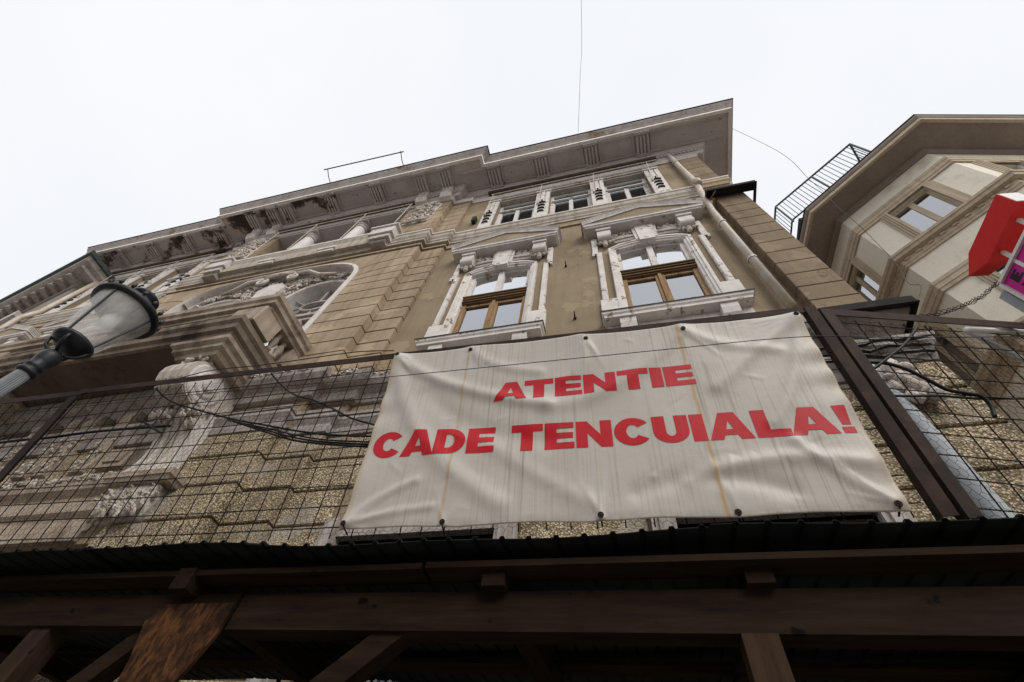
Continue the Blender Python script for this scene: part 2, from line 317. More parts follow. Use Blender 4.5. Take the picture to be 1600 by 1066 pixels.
    def path(self, prof, path, closed=False):
        """profile (outward a in the facade plane, y) swept along a path of (x,z); outward is to the left of travel"""
        n = len(path); m = len(prof); vs = []; fs = []
        for i in range(n):
            a = path[i - 1] if (i > 0 or closed) else path[0]; b = path[(i + 1) % n] if (i < n - 1 or closed) else path[-1]
            if i == 0 and not closed: b = path[1]
            dx, dz = b[0] - a[0], b[1] - a[1]; l = math.hypot(dx, dz) or 1; o = (-dz / l, dx / l)
            for d, y in prof: vs.append((path[i][0] + o[0] * d, y, path[i][1] + o[1] * d))
        for i in range(n if closed else n - 1):
            for j in range(m):
                k = (j + 1) % m; i2 = (i + 1) % n; fs.append((i * m + j, i2 * m + j, i2 * m + k, i * m + k))
        if not closed: fs += [list(range(m)), list(range(n * m - 1, (n - 1) * m - 1, -1))]
        return self.add(vs, fs)
    def holes(self, x0, x1, z0, z1, hs, yf, yb):
        xs = sorted({x0, x1} | {c for h in hs for c in h[:2] if x0 < c < x1}); zs = sorted({z0, z1} | {c for h in hs for c in h[2:] if z0 < c < z1})
        for i in range(len(zs) - 1):
            run = None
            for j in range(len(xs)):
                solid = j < len(xs) - 1 and not any(h[0] < (xs[j] + xs[j + 1]) / 2 < h[1] and h[2] < (zs[i] + zs[i + 1]) / 2 < h[3] for h in hs)
                if solid and run is None: run = xs[j]
                if not solid and run is not None: self.box(run, xs[j], yf, yb, zs[i], zs[i + 1]); run = None
        return self
    def build(self, name, mat, parent=None, smooth=False, kind=None):
        org = Vector((0, 0, 0)); p = parent
        while p is not None:
            if p.name in ORG: org = ORG[p.name]
            p = p.parent
        vs = self.v; fs = self.f
        if self.mir: vs = [(2 * XC - x, y, z) for x, y, z in vs]; fs = [f[::-1] for f in fs]
        me = bpy.data.meshes.new(name); me.from_pydata([(x - org.x, y - org.y, z - org.z) for x, y, z in vs], [], fs)
        me.materials.append(MAT[mat])
        if smooth: me.polygons.foreach_set('use_smooth', [True] * len(me.polygons))
        if self.uv:
            l = me.uv_layers.new(name='UVMap')
            for lp in me.loops: l.data[lp.index].uv = self.uv[lp.vertex_index]
        me.update(); o = bpy.data.objects.new(name, me); COL.objects.link(o); o.parent = parent
        if kind: o['kind'] = kind
        return o
def thing(name, label, cat, loc, group=None):
    o = bpy.data.objects.new(name, None); COL.objects.link(o); o.location = loc; o.empty_display_size = .2
    o['label'] = label; o['category'] = cat
    if group: o['group'] = group
    ORG[o.name] = Vector(loc); return o
def tag(o, label, cat, group=None):
    o['label'] = label; o['category'] = cat
    if group: o['group'] = group
    return o
def share(src, dx=0, dy=0, dz=0, parent=None):
    c = bpy.data.objects.new(src.name.split('.')[0], src.data); COL.objects.link(c); c.parent = parent or src.parent
    c.location = src.location + Vector((dx, dy, dz)); return c
def superarc(cx, a, z0, b, n=3.0, k=24, t0=0.0, t1=math.pi):
    """points (x,z) of a flat-topped arch from right to left"""
    out = []
    for i in range(k + 1):
        t = t0 + (t1 - t0) * i / k; c, s = math.cos(t), math.sin(t)
        out.append((cx + a * math.copysign(abs(c) ** (2 / n), c), z0 + b * abs(s) ** (2 / n)))
    return out
def lumps(mb, n, x0, x1, z0, z1, y0, y1, r0, r1, rnd, keep=None):
    for _ in range(n):
        for _t in range(30):
            x, z = rnd.uniform(x0, x1), rnd.uniform(z0, z1)
            if keep is None or keep(x, z): break
        else: continue
        r = rnd.uniform(r0, r1); mb.ball((x, rnd.uniform(y0, y1), z), (r * rnd.uniform(.7, 1.8), r * .8, r * rnd.uniform(.5, 1.0)), 7, 4, rnd.uniform(0, 3))
def leaves(mb, n, x0, x1, z0, z1, y0, y1, ln, rad, rnd):
    for _ in range(n):
        x, y, z = rnd.uniform(x0, x1), rnd.uniform(y0, y1), rnd.uniform(z0, z1); a = rnd.uniform(-.9, .9); l = ln * rnd.uniform(.6, 1.3)
        d = (math.sin(a), math.cos(a)); mb.tube([(x, y, z), (x + d[0] * l * .4, y - .03, z + d[1] * l * .4), (x + d[0] * l * .8, y - .05, z + d[1] * l * .75), (x + d[0] * l, y - .09, z + d[1] * l * .7)], [rad * .6, rad * 1.2, rad, rad * .3], 6)
def spiral(mb, cx, y, cz, r0, turns, rt, sgn=1, n=22, th0=0):
    pts = []
    for i in range(n + 1):
        t = i / n; r = r0 * (1 - .85 * t); a = th0 + sgn * turns * 2 * math.pi * t; pts.append((cx + r * math.cos(a), y - .03 * t, cz + r * math.sin(a)))
    mb.tube(pts, [rt * (1 - .4 * i / n) for i in range(n + 1)], 6)

# ------------------------------------------------------------------ unseen ground, made pale to bounce light onto the eave
def structure(o, k='structure'): o['kind'] = k; return o
structure(MB().box(-120, 120, -120, 120, -.2, -.12).build('unseen_bounce_ground', 'bounce_paving'))
structure(MB().box(-60, 6.2, -4.9, 30, -.119, 0.0).build('pavement', 'pavement'))
structure(MB().box(-60, 60, -24, -11.5, -.119, 0.0).build('pavement', 'pavement'))

# ------------------------------------------------------------------ the old palace
pal = thing('old_building', 'ornate tan plastered palace with peeling white window surrounds and a wide eave', 'building', (XC, 0, 0))
Z1 = 18.2
ML = 2 * XC            # mirror: x -> ML - x
XR, XL = 3.38, -20.3
S1, S2 = -4.05, -4.71  # right edges of the two steps of the middle block
WC = (-2.2, 1.045)     # centres of the two big windows of the right bay
ATT = ((-2.97, -1.69), (-1.26, .02), (.43, 1.70))
PIL = ((-3.35, -2.97), (-1.69, -1.26), (.02, .43), (1.70, 2.11))
GW = ((-3.2, -1.4), (.35, 2.0))
W_HW, W_Z0, W_ZS, W_RISE = .70, 8.2, 11.12, .14
def bay_wall(mir):
    mb = MB(mir); hs = [(c - W_HW, c + W_HW, W_Z0, 11.4) for c in WC] + [(a, b, 14.12, 16.95) for a, b in ATT] + [(a, b, .6, 4.42) for a, b in GW]
    mb.holes(S1 - .03, XR if not mir else ML - XL, 0, Z1, hs, 0, .5)
    for c in WC:   # segmental heads
        k = 10
        for i in range(k):
            xa, xb = -W_HW + 2 * W_HW * i / k, -W_HW + 2 * W_HW * (i + 1) / k
            f = lambda t: W_ZS + W_RISE * (1 - (t / W_HW) ** 2)
            mb.prism([(c + xa, f(xa)), (c + xb, f(xb)), (c + xb, 11.4), (c + xa, 11.4)], .002, .498)
    mb.box(S2 - .04, S1 - .05, -.06, .5, 6.2, Z1).box(-4.92, -4.22, -.085, .5, 0, 6.2).box(-4.20, S1 - .03, .001, .5, 0, 6.2)
    if not mir: mb.box(2.783, XR - .015, -.178, 0, 7.35, 12.9)
    mb.build('wall', 'tan_render', pal)
bay_wall(False); bay_wall(True)
ARX, ARA, ARZ, ARB = XC + .02, 2.83, 11.5, 1.6
LOG = (ML + 6.3, -6.3)
mb = MB()
mb.holes(ML - S2 + .05, S2 - .05, 6.2, Z1, [(ARX - ARA, ARX + ARA, 7.6, 13.2), (LOG[0], LOG[1], 14.3, 17.5)], -.23, .5)
mb.holes(ML + 4.90, -4.90, 0, 6.2, [(ML + 6.45, -6.45, 0, 4.4)], -.25, .5)
arc = superarc(ARX, ARA, ARZ, ARB, 3, 28)
for a, b in zip(arc, arc[1:]): mb.prism([a, b, (b[0], 13.2), (a[0], 13.2)], -.229, .09)
mb.build('wall', 'tan_render', pal)
MB().box(XR - .001, XR - .4, .5, 14, 0, Z1).box(XL + .001, XL + .4, .5, 14, 0, Z1).box(XL, XR, 13.6, 14, 0, Z1).build('wall', 'pilaster_render', pal)
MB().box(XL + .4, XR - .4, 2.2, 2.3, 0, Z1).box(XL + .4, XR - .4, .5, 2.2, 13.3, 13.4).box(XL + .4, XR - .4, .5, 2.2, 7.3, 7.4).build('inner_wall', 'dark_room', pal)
MB().box(XL - .9, XR + .9, -.9, 14, 18.86, 19.0).build('roof', 'roof_flashing', pal)

# ---- rusticated courses (each stone a piece of its own)
JZ = [7.35, 7.72, 8.14, 8.57, 9.0, 9.44, 9.885, 10.315, 10.755, 11.2, 11.62, 12.05, 12.55, 13.2]
G = .018
def arc_x(z):      # right edge of the arch moulding at height z
    if z <= ARZ: return ARX + ARA + .02
    q = max(0.0, 1 - min(1, (z - ARZ) / ARB) ** 3); return ARX + ARA * q ** (1 / 3) + .02
def joint(z, x):   # the courses bend down towards the arch as voussoirs
    if z < 11.3 or z > 13.15: return z
    return z - min(.55, .42 * (z - 11.3)) * math.exp(-max(0, x - arc_x(z)) / .42)
def quoins(mir):
    for z0, z1 in zip(JZ, JZ[1:]):
        MB(mir).cbox(S2 + .003, S1, -.11, .02, z0 + G, z1 - G).build('stone_course', 'quoin_render', pal)
        # end face of the step is part of the same stone
    for z0, z1 in zip(JZ, JZ[1:]):
        zt = z1 - G; top = []; bot = []
        xs = [S2 - (S2 - (-6.2)) * i / 8 for i in range(9)]
        if z1 > 11.4:
            x_end = max(arc_x(min(z1, 13.05)) - 0.0, -9.1 if mir is None else -8.9); xs = [S2 - (S2 - x_end) * i / 14 for i in range(15)]
        else: xs = [S2, arc_x(z0)]
        for x in xs:
            if x >= arc_x(joint(z1, x)) - .001 or z1 <= 11.4: top.append((x, joint(z1, x) - G))
        bx = [S2 - (S2 - arc_x(z0)) * i / 10 for i in range(11)] if z0 > 11.3 else [S2, arc_x(z0)]
        for x in bx: bot.append((x, joint(z0, x) + G))
        edge = []
        if z1 > 11.4:
            za, zb = bot[-1][1], top[-1][1]
            edge = [(arc_x(za + (zb - za) * i / 5), za + (zb - za) * i / 5) for i in range(1, 5)]
            if z1 > 13.1:
                edge = [(arc_x(za + (13.07 - za) * i / 8), za + (13.07 - za) * i / 8) for i in range(1, 9)]; xe = edge[-1][0]; top = [(S2, z1 - G), (xe, z1 - G)]
        poly = bot + edge + top[::-1]
        m = MB(mir).prism(poly, -.275, -.10); m.build('stone_course', 'quoin_render', pal)
    for z0, z1 in zip(JZ[:-1], JZ[1:-1] + [12.95]):
        if mir: break
        MB(mir).cbox(2.765, XR + .01, -.2, .02, z0 + .009, z1 - .009).build('stone_course', 'pilaster_render', pal)
        MB(mir).box(XR - .03, XR + .02, .021, 1.4, z0 + G, z1 - G).build('stone_course', 'pilaster_render', pal)
    # attic storey: thin courses
    az = [14.32 + .43 * i for i in range(8)]
    for z0, z1 in zip(az, az[1:]):
        MB(mir).cbox(S2 + .003, S1, -.11, .02, z0 + .012, z1 - .012).build('stone_course', 'quoin_render', pal)
        MB(mir).cbox(LOG[1] + .02, S2, -.275, -.10, z0 + .012, z1 - .012).build('stone_course', 'quoin_render', pal)
        if not mir: MB(mir).cbox(2.80, XR, -.06, 0.02, z0 + .01, z1 - .01).build('stone_course', 'pilaster_render', pal)
quoins(False); quoins(True)
# ground storey: pebble-dashed blocks
GZ = [0.1, .53, 1.04, 1.56, 2.07, 2.58, 3.1, 3.61, 4.13, 4.64, 5.15, 5.67, 6.12]
def ground_blocks(mir):
    g = .016
    for i, (z0, z1) in enumerate(zip(GZ, GZ[1:])):
        zz0, zz1 = z0 + g, z1 - g
        MB(mir).cbox(-6.42, -4.87, -.30, -.10, zz0, zz1, .012).build('stone_block', 'pebble_dash', pal)
        MB(mir).cbox(-4.868, -4.17, -.14, .01, zz0, zz1, .012).build('stone_block', 'pebble_dash', pal)
        segs = [(-4.168, XR - .65 if not mir else ML - XL)]
        for a, b in GW:
            if zz0 < 4.42 + .35:
                ns = []
                for s0, s1 in segs:
                    if a - .24 > s0 and b + .24 < s1: ns += [(s0, a - .24), (b + .24, s1)]
                    else: ns.append((s0, s1))
                segs = ns
        for s0, s1 in segs:
            n = 1
            for j in range(n):
                a = s0 + (s1 - s0) * j / n; b = s0 + (s1 - s0) * (j + 1) / n
                if zz0 > 4.5 and n > 2: a += (.3 if i % 2 and j else 0); b += (.3 if i % 2 and j < n - 1 else 0)
                MB(mir).cbox(a + (g if j else 0), b - g, -.03, .02, zz0, zz1, .012).build('stone_block', 'pebble_dash', pal)
        if mir: continue
        MB(mir).cbox(XR - .63, XR + .03, -.22, .02, zz0, zz1, .012).build('stone_block', 'pebble_dash', pal)
        MB(mir).box(XR - .002, XR + .025, -.20, 1.6, zz0, zz1).build('stone_block', 'pebble_dash', pal)
ground_blocks(False); ground_blocks(True)

# ---- string courses and the eave follow the steps of the plan
PLAN = [(XL, 3), (XL, 0), (ML - S1, 0), (ML - S1, -.11), (ML - S2, -.11), (ML - S2, -.275), (S2, -.275), (S2, -.11), (S1, -.11), (S1, 0), (XR, 0), (XR, 3)]
MB().plan([(-.05, 13.62), (.03, 13.62), (.03, 13.72), (.06, 13.76), (.06, 13.84), (.10, 13.92), (.10, 14.10), (.12, 14.13), (-.05, 14.15)], PLAN).build('string_course', 'string_render', pal)
MB().plan([(-.05, 14.152), (.125, 14.134), (.13, 14.20), (-.05, 14.25)], PLAN).build('string_course_edge', 'white_moulding', pal)
MB().plan([(-.05, 13.22), (.045, 13.22), (.045, 13.30), (.02, 13.34), (-.05, 13.34)], PLAN).build('band', 'quoin_render', pal)
# wide broken ledge at floor level and ground storey cornice
MB().plan([(-.05, 6.82), (.05, 6.82), (.10, 6.95), (.22, 7.02), (.28, 7.10), (.30, 7.22), (-.05, 7.34)], PLAN).build('ledge', 'grey_moulding', pal)
mb = MB(); rnd = random.Random(3)
for i in range(60):   # crumbling bright render on the ledge edge
    x = rnd.uniform(-6, -3.2); y = -.275 if x < S2 else (-.11 if x < S1 else 0); mb.ball((x, y - .30, 7.2 + rnd.uniform(-.03, .03)), (rnd.uniform(.03, .09), .02, rnd.uniform(.01, .03)), 6, 3, rnd.uniform(-.2, .2))
mb.build('crumbled_edge', 'white_moulding', pal, False, 'stuff')
GPL = [(XL, 3), (XL, -.2), (XL + .65, -.2), (XL + .65, -.02), (ML + 4.17, -.02), (ML + 4.17, -.13), (ML + 4.87, -.13), (ML + 4.87, -.29), (-4.87, -.29), (-4.87, -.13), (-4.17, -.13), (-4.17, -.02), (XR - .65, -.02), (XR - .65, -.2), (XR, -.2), (XR, 3)]
MB().plan([(-.03, 6.12), (.03, 6.12), (.05, 6.2), (.05, 6.25), (.10, 6.33), (.12, 6.36), (.12, 6.42), (-.03, 6.46)], GPL).build('string_course', 'grey_moulding', pal)
MB().plan([(-.03, 6.462), (.14, 6.424), (.15, 6.47), (.12, 6.5), (.05, 6.53), (-.03, 6.55)], GPL).build('string_course_edge', 'grey_moulding', pal)

ES = -4.53
EPL = [(XL - .2, 8), (XL - .2, 0), (ML - ES, 0), (ML - ES, -.3), (ES, -.3), (ES, 0), (XR + .2, 0), (XR + .2, 8)]
SOF = 18.3
MB().plan([(-.1, 17.42), (.04, 17.42), (.04, 17.5), (.08, 17.56), (.08, 17.62), (-.1, 17.66)], PLAN).build('crown_moulding', 'white_moulding', pal)
MB().plan([(-.1, 17.66), (.06, 17.66), (.10, 17.78), (.10, 17.98), (.17, 18.02), (.19, 18.10), (.24, 18.22), (.26, SOF + .05), (-.1, SOF + .05)], EPL).build('eave_bed_moulding', 'eave_render', pal)
MB().plan([(-.1, SOF), (.98, SOF), (.98, SOF + .12), (-.1, SOF + .12)], EPL).build('eave_soffit', 'eave_render', pal)
MB().plan([(.96, SOF - .045), (1.065, SOF - .045), (1.065, SOF + .115), (1.02, SOF + .30), (.96, SOF + .30)], EPL).build('eave_drip', 'lit_drip_render', pal)
MB().plan([(.9, SOF + .12), (1.065, SOF + .12), (1.09, SOF + .16), (1.10, SOF + .22), (1.16, SOF + .33), (1.21, SOF + .42), (1.22, SOF + .50), (.9, SOF + .50)], EPL).build('eave_fascia', 'fascia_render', pal)
MB().plan([(.9, SOF + .50), (1.25, SOF + .505), (1.25, SOF + .545), (.9, SOF + .58)], EPL).build('eave_flashing', 'roof_flashing', pal)
# coffer frames on the soffit
for (xa, xb, yy) in ((ML - ES + .6, ES - .6, -.3), (ES + .2, XR + 1.0, 0), (XL - 1.0, ML - ES - .2, 0)):
    MB().box(xa, xb, yy - .975, yy - .89, SOF - .06, SOF + .01).box(xa, xb, yy - .34, yy - .26, SOF - .06, SOF + .01).build('soffit_moulding', 'eave_render', pal)
def soffit_bracket(x, yy, scroll=False, worn=0):
    mb = MB(); w = .21
    mb.box(x - w, x + w, yy - .90, yy - .24, SOF - .10, SOF - .002)
    mb.box(x - w - .025, x + w + .025, yy - .985, yy - .905, SOF - .15, SOF - .002)
    n = 4
    for i in range(n):
        a = x - w + .015 + i * (2 * w - .03 - .06) / (n - 1); mb.box(a, a + .06, yy - .86, yy - .30, SOF - .165, SOF - .1005)
    mb.box(x - w - .02, x + w + .02, yy - .30, yy - .20, SOF - .19, SOF - .102)
    o = mb.build('soffit_bracket', 'eave_render', pal)
    if scroll:
        m2 = MB(); m2.prism_x([(yy - .02, 17.45), (yy - .16, 17.5), (yy - .24, 17.68), (yy - .22, 17.95), (yy - .30, 18.17), (yy - .02, 18.17)], x - w + .01, x + w - .01)
        for i in range(3):
            a = x - w + .05 + i * .115; m2.prism_x([(yy - .17, 17.52), (yy - .265, 17.68), (yy - .245, 17.95), (yy - .31, 18.14), (yy - .2, 18.0)], a, a + .07)
        m2.build('scroll', 'white_moulding', o)
for a, b in PIL: soffit_bracket((a + b) / 2 - .02, 0); soffit_bracket(ML - (a + b) / 2 + .02, 0)
for x in (S2 - .22, S2 - 1.15): soffit_bracket(x, -.3, True); soffit_bracket(ML - x, -.3, True)
for x in (-7.62, -9.5, -11.4): soffit_bracket(x, -.3)
for x, yy in [((a + b) / 2 - .02 + s * .29, 0) for a, b in PIL for s in (-1, 1)] + [(x + s * .29, -.3) for x in (-7.62, -9.5, -11.4) for s in (-1, 1)]:
    for X in ((x, ML - x) if yy == 0 else (x,)): MB().box(X - .03, X + .03, yy - .889, yy - .341, SOF - .045, SOF + .01).build('coffer_rib', 'eave_render', pal)
# dentils
dn = MB().box(-.034, .034, -.152, -.095, 17.82, 17.955).build('dentil', 'eave_render', pal); first = True
for a, b, yy in ((ES + .14, XR + .15, 0), (XL - .15, ML - ES - .14, 0), (ML - ES + .05, ES - .05, -.3)):
    n = int((b - a) / .118)
    for i in range(n):
        x = a + (i + .5) * (b - a) / n
        if first: dn.location = (x, yy, 0); first = False
        else: d = share(dn, parent=pal); d.location = (x, yy, 0)

# roof edge pieces: raised flashing of the middle block, guard rail, cable
MB().box(ML - ES - .5, ES + .5, -1.2, 13, 18.90, 19.06).build('roof_upstand', 'roof_flashing', pal)
gr = MB(); gr.tube([(-9.80, -1.99, 19.2), (-6.48, -1.95, 19.2)], .022)
for x in (-9.66, -6.6): gr.tube([(x, -1.99, 19.24), (x, -1.72, 19.05), (x + .05, -1.3, 18.85)], .015)
gr.build('guard_rail', 'dark_iron', pal)

# ---- big pedimented windows
def curtain(mb, x0, x1, y, z0, z1, amp=.022, n=36, k=7.0):
    vs = []
    for i in range(n + 1):
        t = i / n; x = x0 + (x1 - x0) * t; yy = y + amp * math.sin(t * k * 2 * math.pi + 1.5 * math.sin(t * 9)); vs += [(x, yy, z0), (x, yy + .01 * math.sin(t * 17), z1)]
    mb.add(vs, [(2 * i, 2 * i + 2, 2 * i + 3, 2 * i + 1) for i in range(n)]); return mb
def big_window(cx, mir):
    B = lambda: MB(mir)
    y0 = 0
    # surround: moulded inner frame with segmental head
    f = lambda t: W_ZS + W_RISE * (1 - (t / W_HW) ** 2)
    pts = [(cx + W_HW, W_Z0)] + [(cx + W_HW, 9.5), (cx + W_HW, W_ZS)] + [(cx + W_HW * (1 - 2 * i / 10), f(W_HW * (1 - 2 * i / 10))) for i in range(1, 10)] + [(cx - W_HW, W_ZS), (cx - W_HW, 9.5), (cx - W_HW, W_Z0)]
    # travel goes up the right jamb and over to the left: outward is to the right, so the profile runs in -a
    prof = [(.012, .08), (.012, -.02), (-.03, -.035), (-.035, -.06), (-.08, -.065), (-.085, -.085), (-.14, -.085), (-.15, -.05), (-.15, .01)]
    mb = B(); mb.path(prof, pts)
    o = mb.build('window', 'white_trim', pal)
    # extra head band over the arch
    pts2 = [(cx + .86 - 1.72 * i / 12, f(0) + .16 + .09 * (1 - ((.86 - 1.72 * i / 12) / .86) ** 2)) for i in range(13)]
    B().path([(0, .01), (0, -.05), (-.10, -.06), (-.11, -.085), (-.17, -.09), (-.17, .01)], pts2).build('head_moulding', 'grey_moulding', o)
    for s in (-1, 1):
        a = lambda t: cx + s * t
        B().box(a(.985), a(1.10), -.045, .01, 8.885, 11.10).box(a(1.0), a(1.085), -.06, -.046, 8.93, 11.06).build('outer_strip', 'white_trim', o)
        B().box(a(1.06), a(1.18), -.05, .01, 11.03, 11.90).box(a(1.10), a(1.19), -.075, -.05, 10.99, 11.06).box(a(1.14), a(1.19), -.07, .01, 10.92, 10.99).build('ear', 'white_trim', o)
        B().cbox(*sorted((a(.80), a(1.135))), -.075, .01, 8.19, 8.90).build('base_block', 'white_trim', o)
        # console: rolled block with drops
        x0, x1 = sorted((a(.73), a(1.03)))
        cy = [(-.01, 12.06), (-.20, 12.06), (-.20, 11.80), (-.23, 11.68)] + [(-.12 - .11 * math.cos(t), 11.64 - .11 * math.sin(t)) for t in [i * math.pi / 8 for i in range(1, 8)]] + [(-.01, 11.56)]
        c = B().prism_x(cy, x0, x1).box(x0 - .02, x1 + .02, -.235, -.02, 11.95, 12.055).build('console', 'white_moulding', o, True)
        c.data.polygons.foreach_set('use_smooth', [False] * len(c.data.polygons))
        d = B(); 
        for k, (dx, dz, r) in enumerate(((0, -.24, .058), (0, -.14, .065), (-.10, -.11, .048), (.10, -.11, .048), (-.18, -.09, .033), (.18, -.09, .033))): d.ball(((x0 + x1) / 2 + dx, -.085, 11.60 + dz), r, 8, 6)
        d.build('drop', 'carved_stone', c, True)
        # bracket under the sill
        bx0, bx1 = sorted((a(.62), a(.87)))
        B().prism_x([(0.01, 7.72), (-.06, 7.74), (-.13, 7.82), (-.16, 7.93), (-.17, 8.05), (.01, 8.05)], bx0, bx1).build('sill_bracket', 'white_trim', o)
    k = B().prism([(cx - .155, 11.22), (cx + .155, 11.22), (cx + .20, 12.055), (cx - .20, 12.055)], -.13, .0).build('keystone', 'white_trim', o)
    B().prism([(cx - .23, 11.36), (cx - .165, 11.36), (cx - .203, 12.05), (cx - .265, 12.05)], -.10, 0).prism([(cx + .165, 11.36), (cx + .23, 11.36), (cx + .265, 12.05), (cx + .203, 12.05)], -.10, 0).build('keystone_wing', 'white_trim', o)
    rr = random.Random(int(cx * 100)); cv = B(); 
    lumps(cv, 60, cx - .72, cx - .28, 11.80, 12.0, -.06, -.02, .015, .04, rr); lumps(cv, 60, cx + .28, cx + .72, 11.80, 12.0, -.06, -.02, .015, .04, rr)
    cv.box(cx - .73, cx - .235, -.06, .01, 11.71, 11.78).box(cx + .235, cx + .73, -.06, .01, 11.71, 11.78)
    cv.build('carving', 'carved_stone', o, True, 'stuff')
    # sill
    B().plan([(-.22, 8.045), (.0, 8.045), (.005, 8.10), (.03, 8.13), (.035, 8.165), (.045, 8.175), (-.22, 8.19)], [(cx - 1.10, .22), (cx - 1.10, -.20), (cx + 1.10, -.20), (cx + 1.10, .22)], True).box(cx - 1.09, cx + 1.09, -.19, .22, 8.06, 8.17).build('sill', 'white_trim', o)
    B().plan([(-.1, 8.176), (.052, 8.177), (.055, 8.20), (-.1, 8.215)], [(cx - 1.10, .02), (cx - 1.10, -.20), (cx + 1.10, -.20), (cx + 1.10, .02)]).build('sill_flashing', 'dark_iron', o)
    # apron below the sill
    B().box(cx - 1.08, cx + 1.08, -.035, .01, 7.36, 8.045).build('apron', 'white_moulding', o)
    # pediment
    p = B().plan([(-.3, 12.06), (.0, 12.06), (.01, 12.10), (.035, 12.11), (.04, 12.17), (.055, 12.19), (-.3, 12.21)], [(cx - 1.28, .05), (cx - 1.28, -.28), (cx + 1.28, -.28), (cx + 1.28, .05)]).box(cx - 1.27, cx + 1.27, -.275, .01, 12.065, 12.2).build('pediment', 'white_moulding', o)
    h = .50
    B().prism([(cx - 1.25, 12.2), (cx + 1.25, 12.2), (cx, 12.2 + h)], -.305, 0).build('tympanum', 'tan_render', p)
    for s in (-1, 1):
        r = B(); sl = h / 1.30
        for d0, d1, yf in ((0.0, .05, -.338), (.05, .095, -.346), (.095, .14, -.358), (.14, .18, -.372)):
            e = 1.335 + (abs(yf) - .335)
            r.prism([(cx, 12.205 + h + d0), (cx + s * e, 12.205 + d0 - .0), (cx + s * e, 12.205 + d1), (cx, 12.205 + h + d1)], yf, 0)
        r.build('raking_cornice', 'white_moulding', p)
        B().prism([(cx, 12.386 + h), (cx + s * 1.38, 12.386), (cx + s * 1.38, 12.405), (cx, 12.405 + h)], -.384, 0).build('pediment_flashing', 'grey_moulding', p)
    # joinery
    yg = .10; zt = 10.10
    fr = B(); fr.box(cx - .70, cx - .61, yg - .04, yg + .05, zt, 11.3).box(cx + .61, cx + .70, yg - .04, yg + .05, zt, 11.3).box(cx - .06, cx + .06, yg - .05, yg + .05, zt + .06, 11.3)
    fr.box(cx - .61, cx - .06, yg - .03, yg + .05, zt, zt + .09).box(cx + .06, cx + .61, yg - .03, yg + .05, zt, zt + .09)
    for i in range(8):
        xa, xb = -.61 + 1.22 * i / 8, -.61 + 1.22 * (i + 1) / 8; fr.prism([(cx + xa, f(xa) - .06), (cx + xb, f(xb) - .06), (cx + xb, 11.38), (cx + xa, 11.38)], yg - .03, yg + .04)
    fr.build('top_light', 'white_trim', o)
    B().box(cx - .70, cx + .70, yg - .10, yg + .05, zt - .13, zt - .002).box(cx - .70, cx + .70, yg - .07, yg + .05, zt - .28, zt - .132).box(cx - .70, cx + .70, yg - .125, yg - .05, zt - .075, zt - .035).box(cx - .70, cx + .70, yg - .10, yg - .05, zt - .24, zt - .20).build('transom', 'dark_window_wood', o)
    fr = B(); zl = zt - .28; fr.box(cx - .70, cx - .60, yg - .04, yg + .05, 8.2, zl).box(cx + .60, cx + .70, yg - .04, yg + .05, 8.2, zl).box(cx - .085, cx + .085, yg - .03, yg + .05, 8.2, zl).box(cx - .03, cx + .03, yg - .06, yg - .031, 8.2, zl - .01)
    fr.box(cx - .60, cx - .085, yg - .02, yg + .05, zl - .08, zl).box(cx + .085, cx + .60, yg - .02, yg + .05, zl - .08, zl).box(cx - .60, cx - .085, yg - .02, yg + .05, 8.2, 8.32).box(cx + .085, cx + .60, yg - .02, yg + .05, 8.2, 8.32)
    fr.build('casement', 'window_wood', o)
    for s in (-1, 1):
        B().box(*sorted((cx + s * .06, cx + s * .61)), yg + .01, yg + .018, zt + .09, 11.28).build('pane', 'toplight_glass', o)
        B().box(*sorted((cx + s * .085, cx + s * .60)), yg + .01, yg + .018, 8.3, zl - .06).build('pane', 'window_glass', o)
        curtain(B(), *sorted((cx + s * (.06 if s < 0 else .16), cx + s * .66)), yg + .18, 8.1, 9.58).build('curtain', 'blind_cloth', o); B().box(*sorted((cx + s * .02, cx + s * .66)), yg + .08, yg + .09, zt, 11.33).build('blind', 'blind_cloth', o)
for c in WC: big_window(c, False); big_window(c, True)

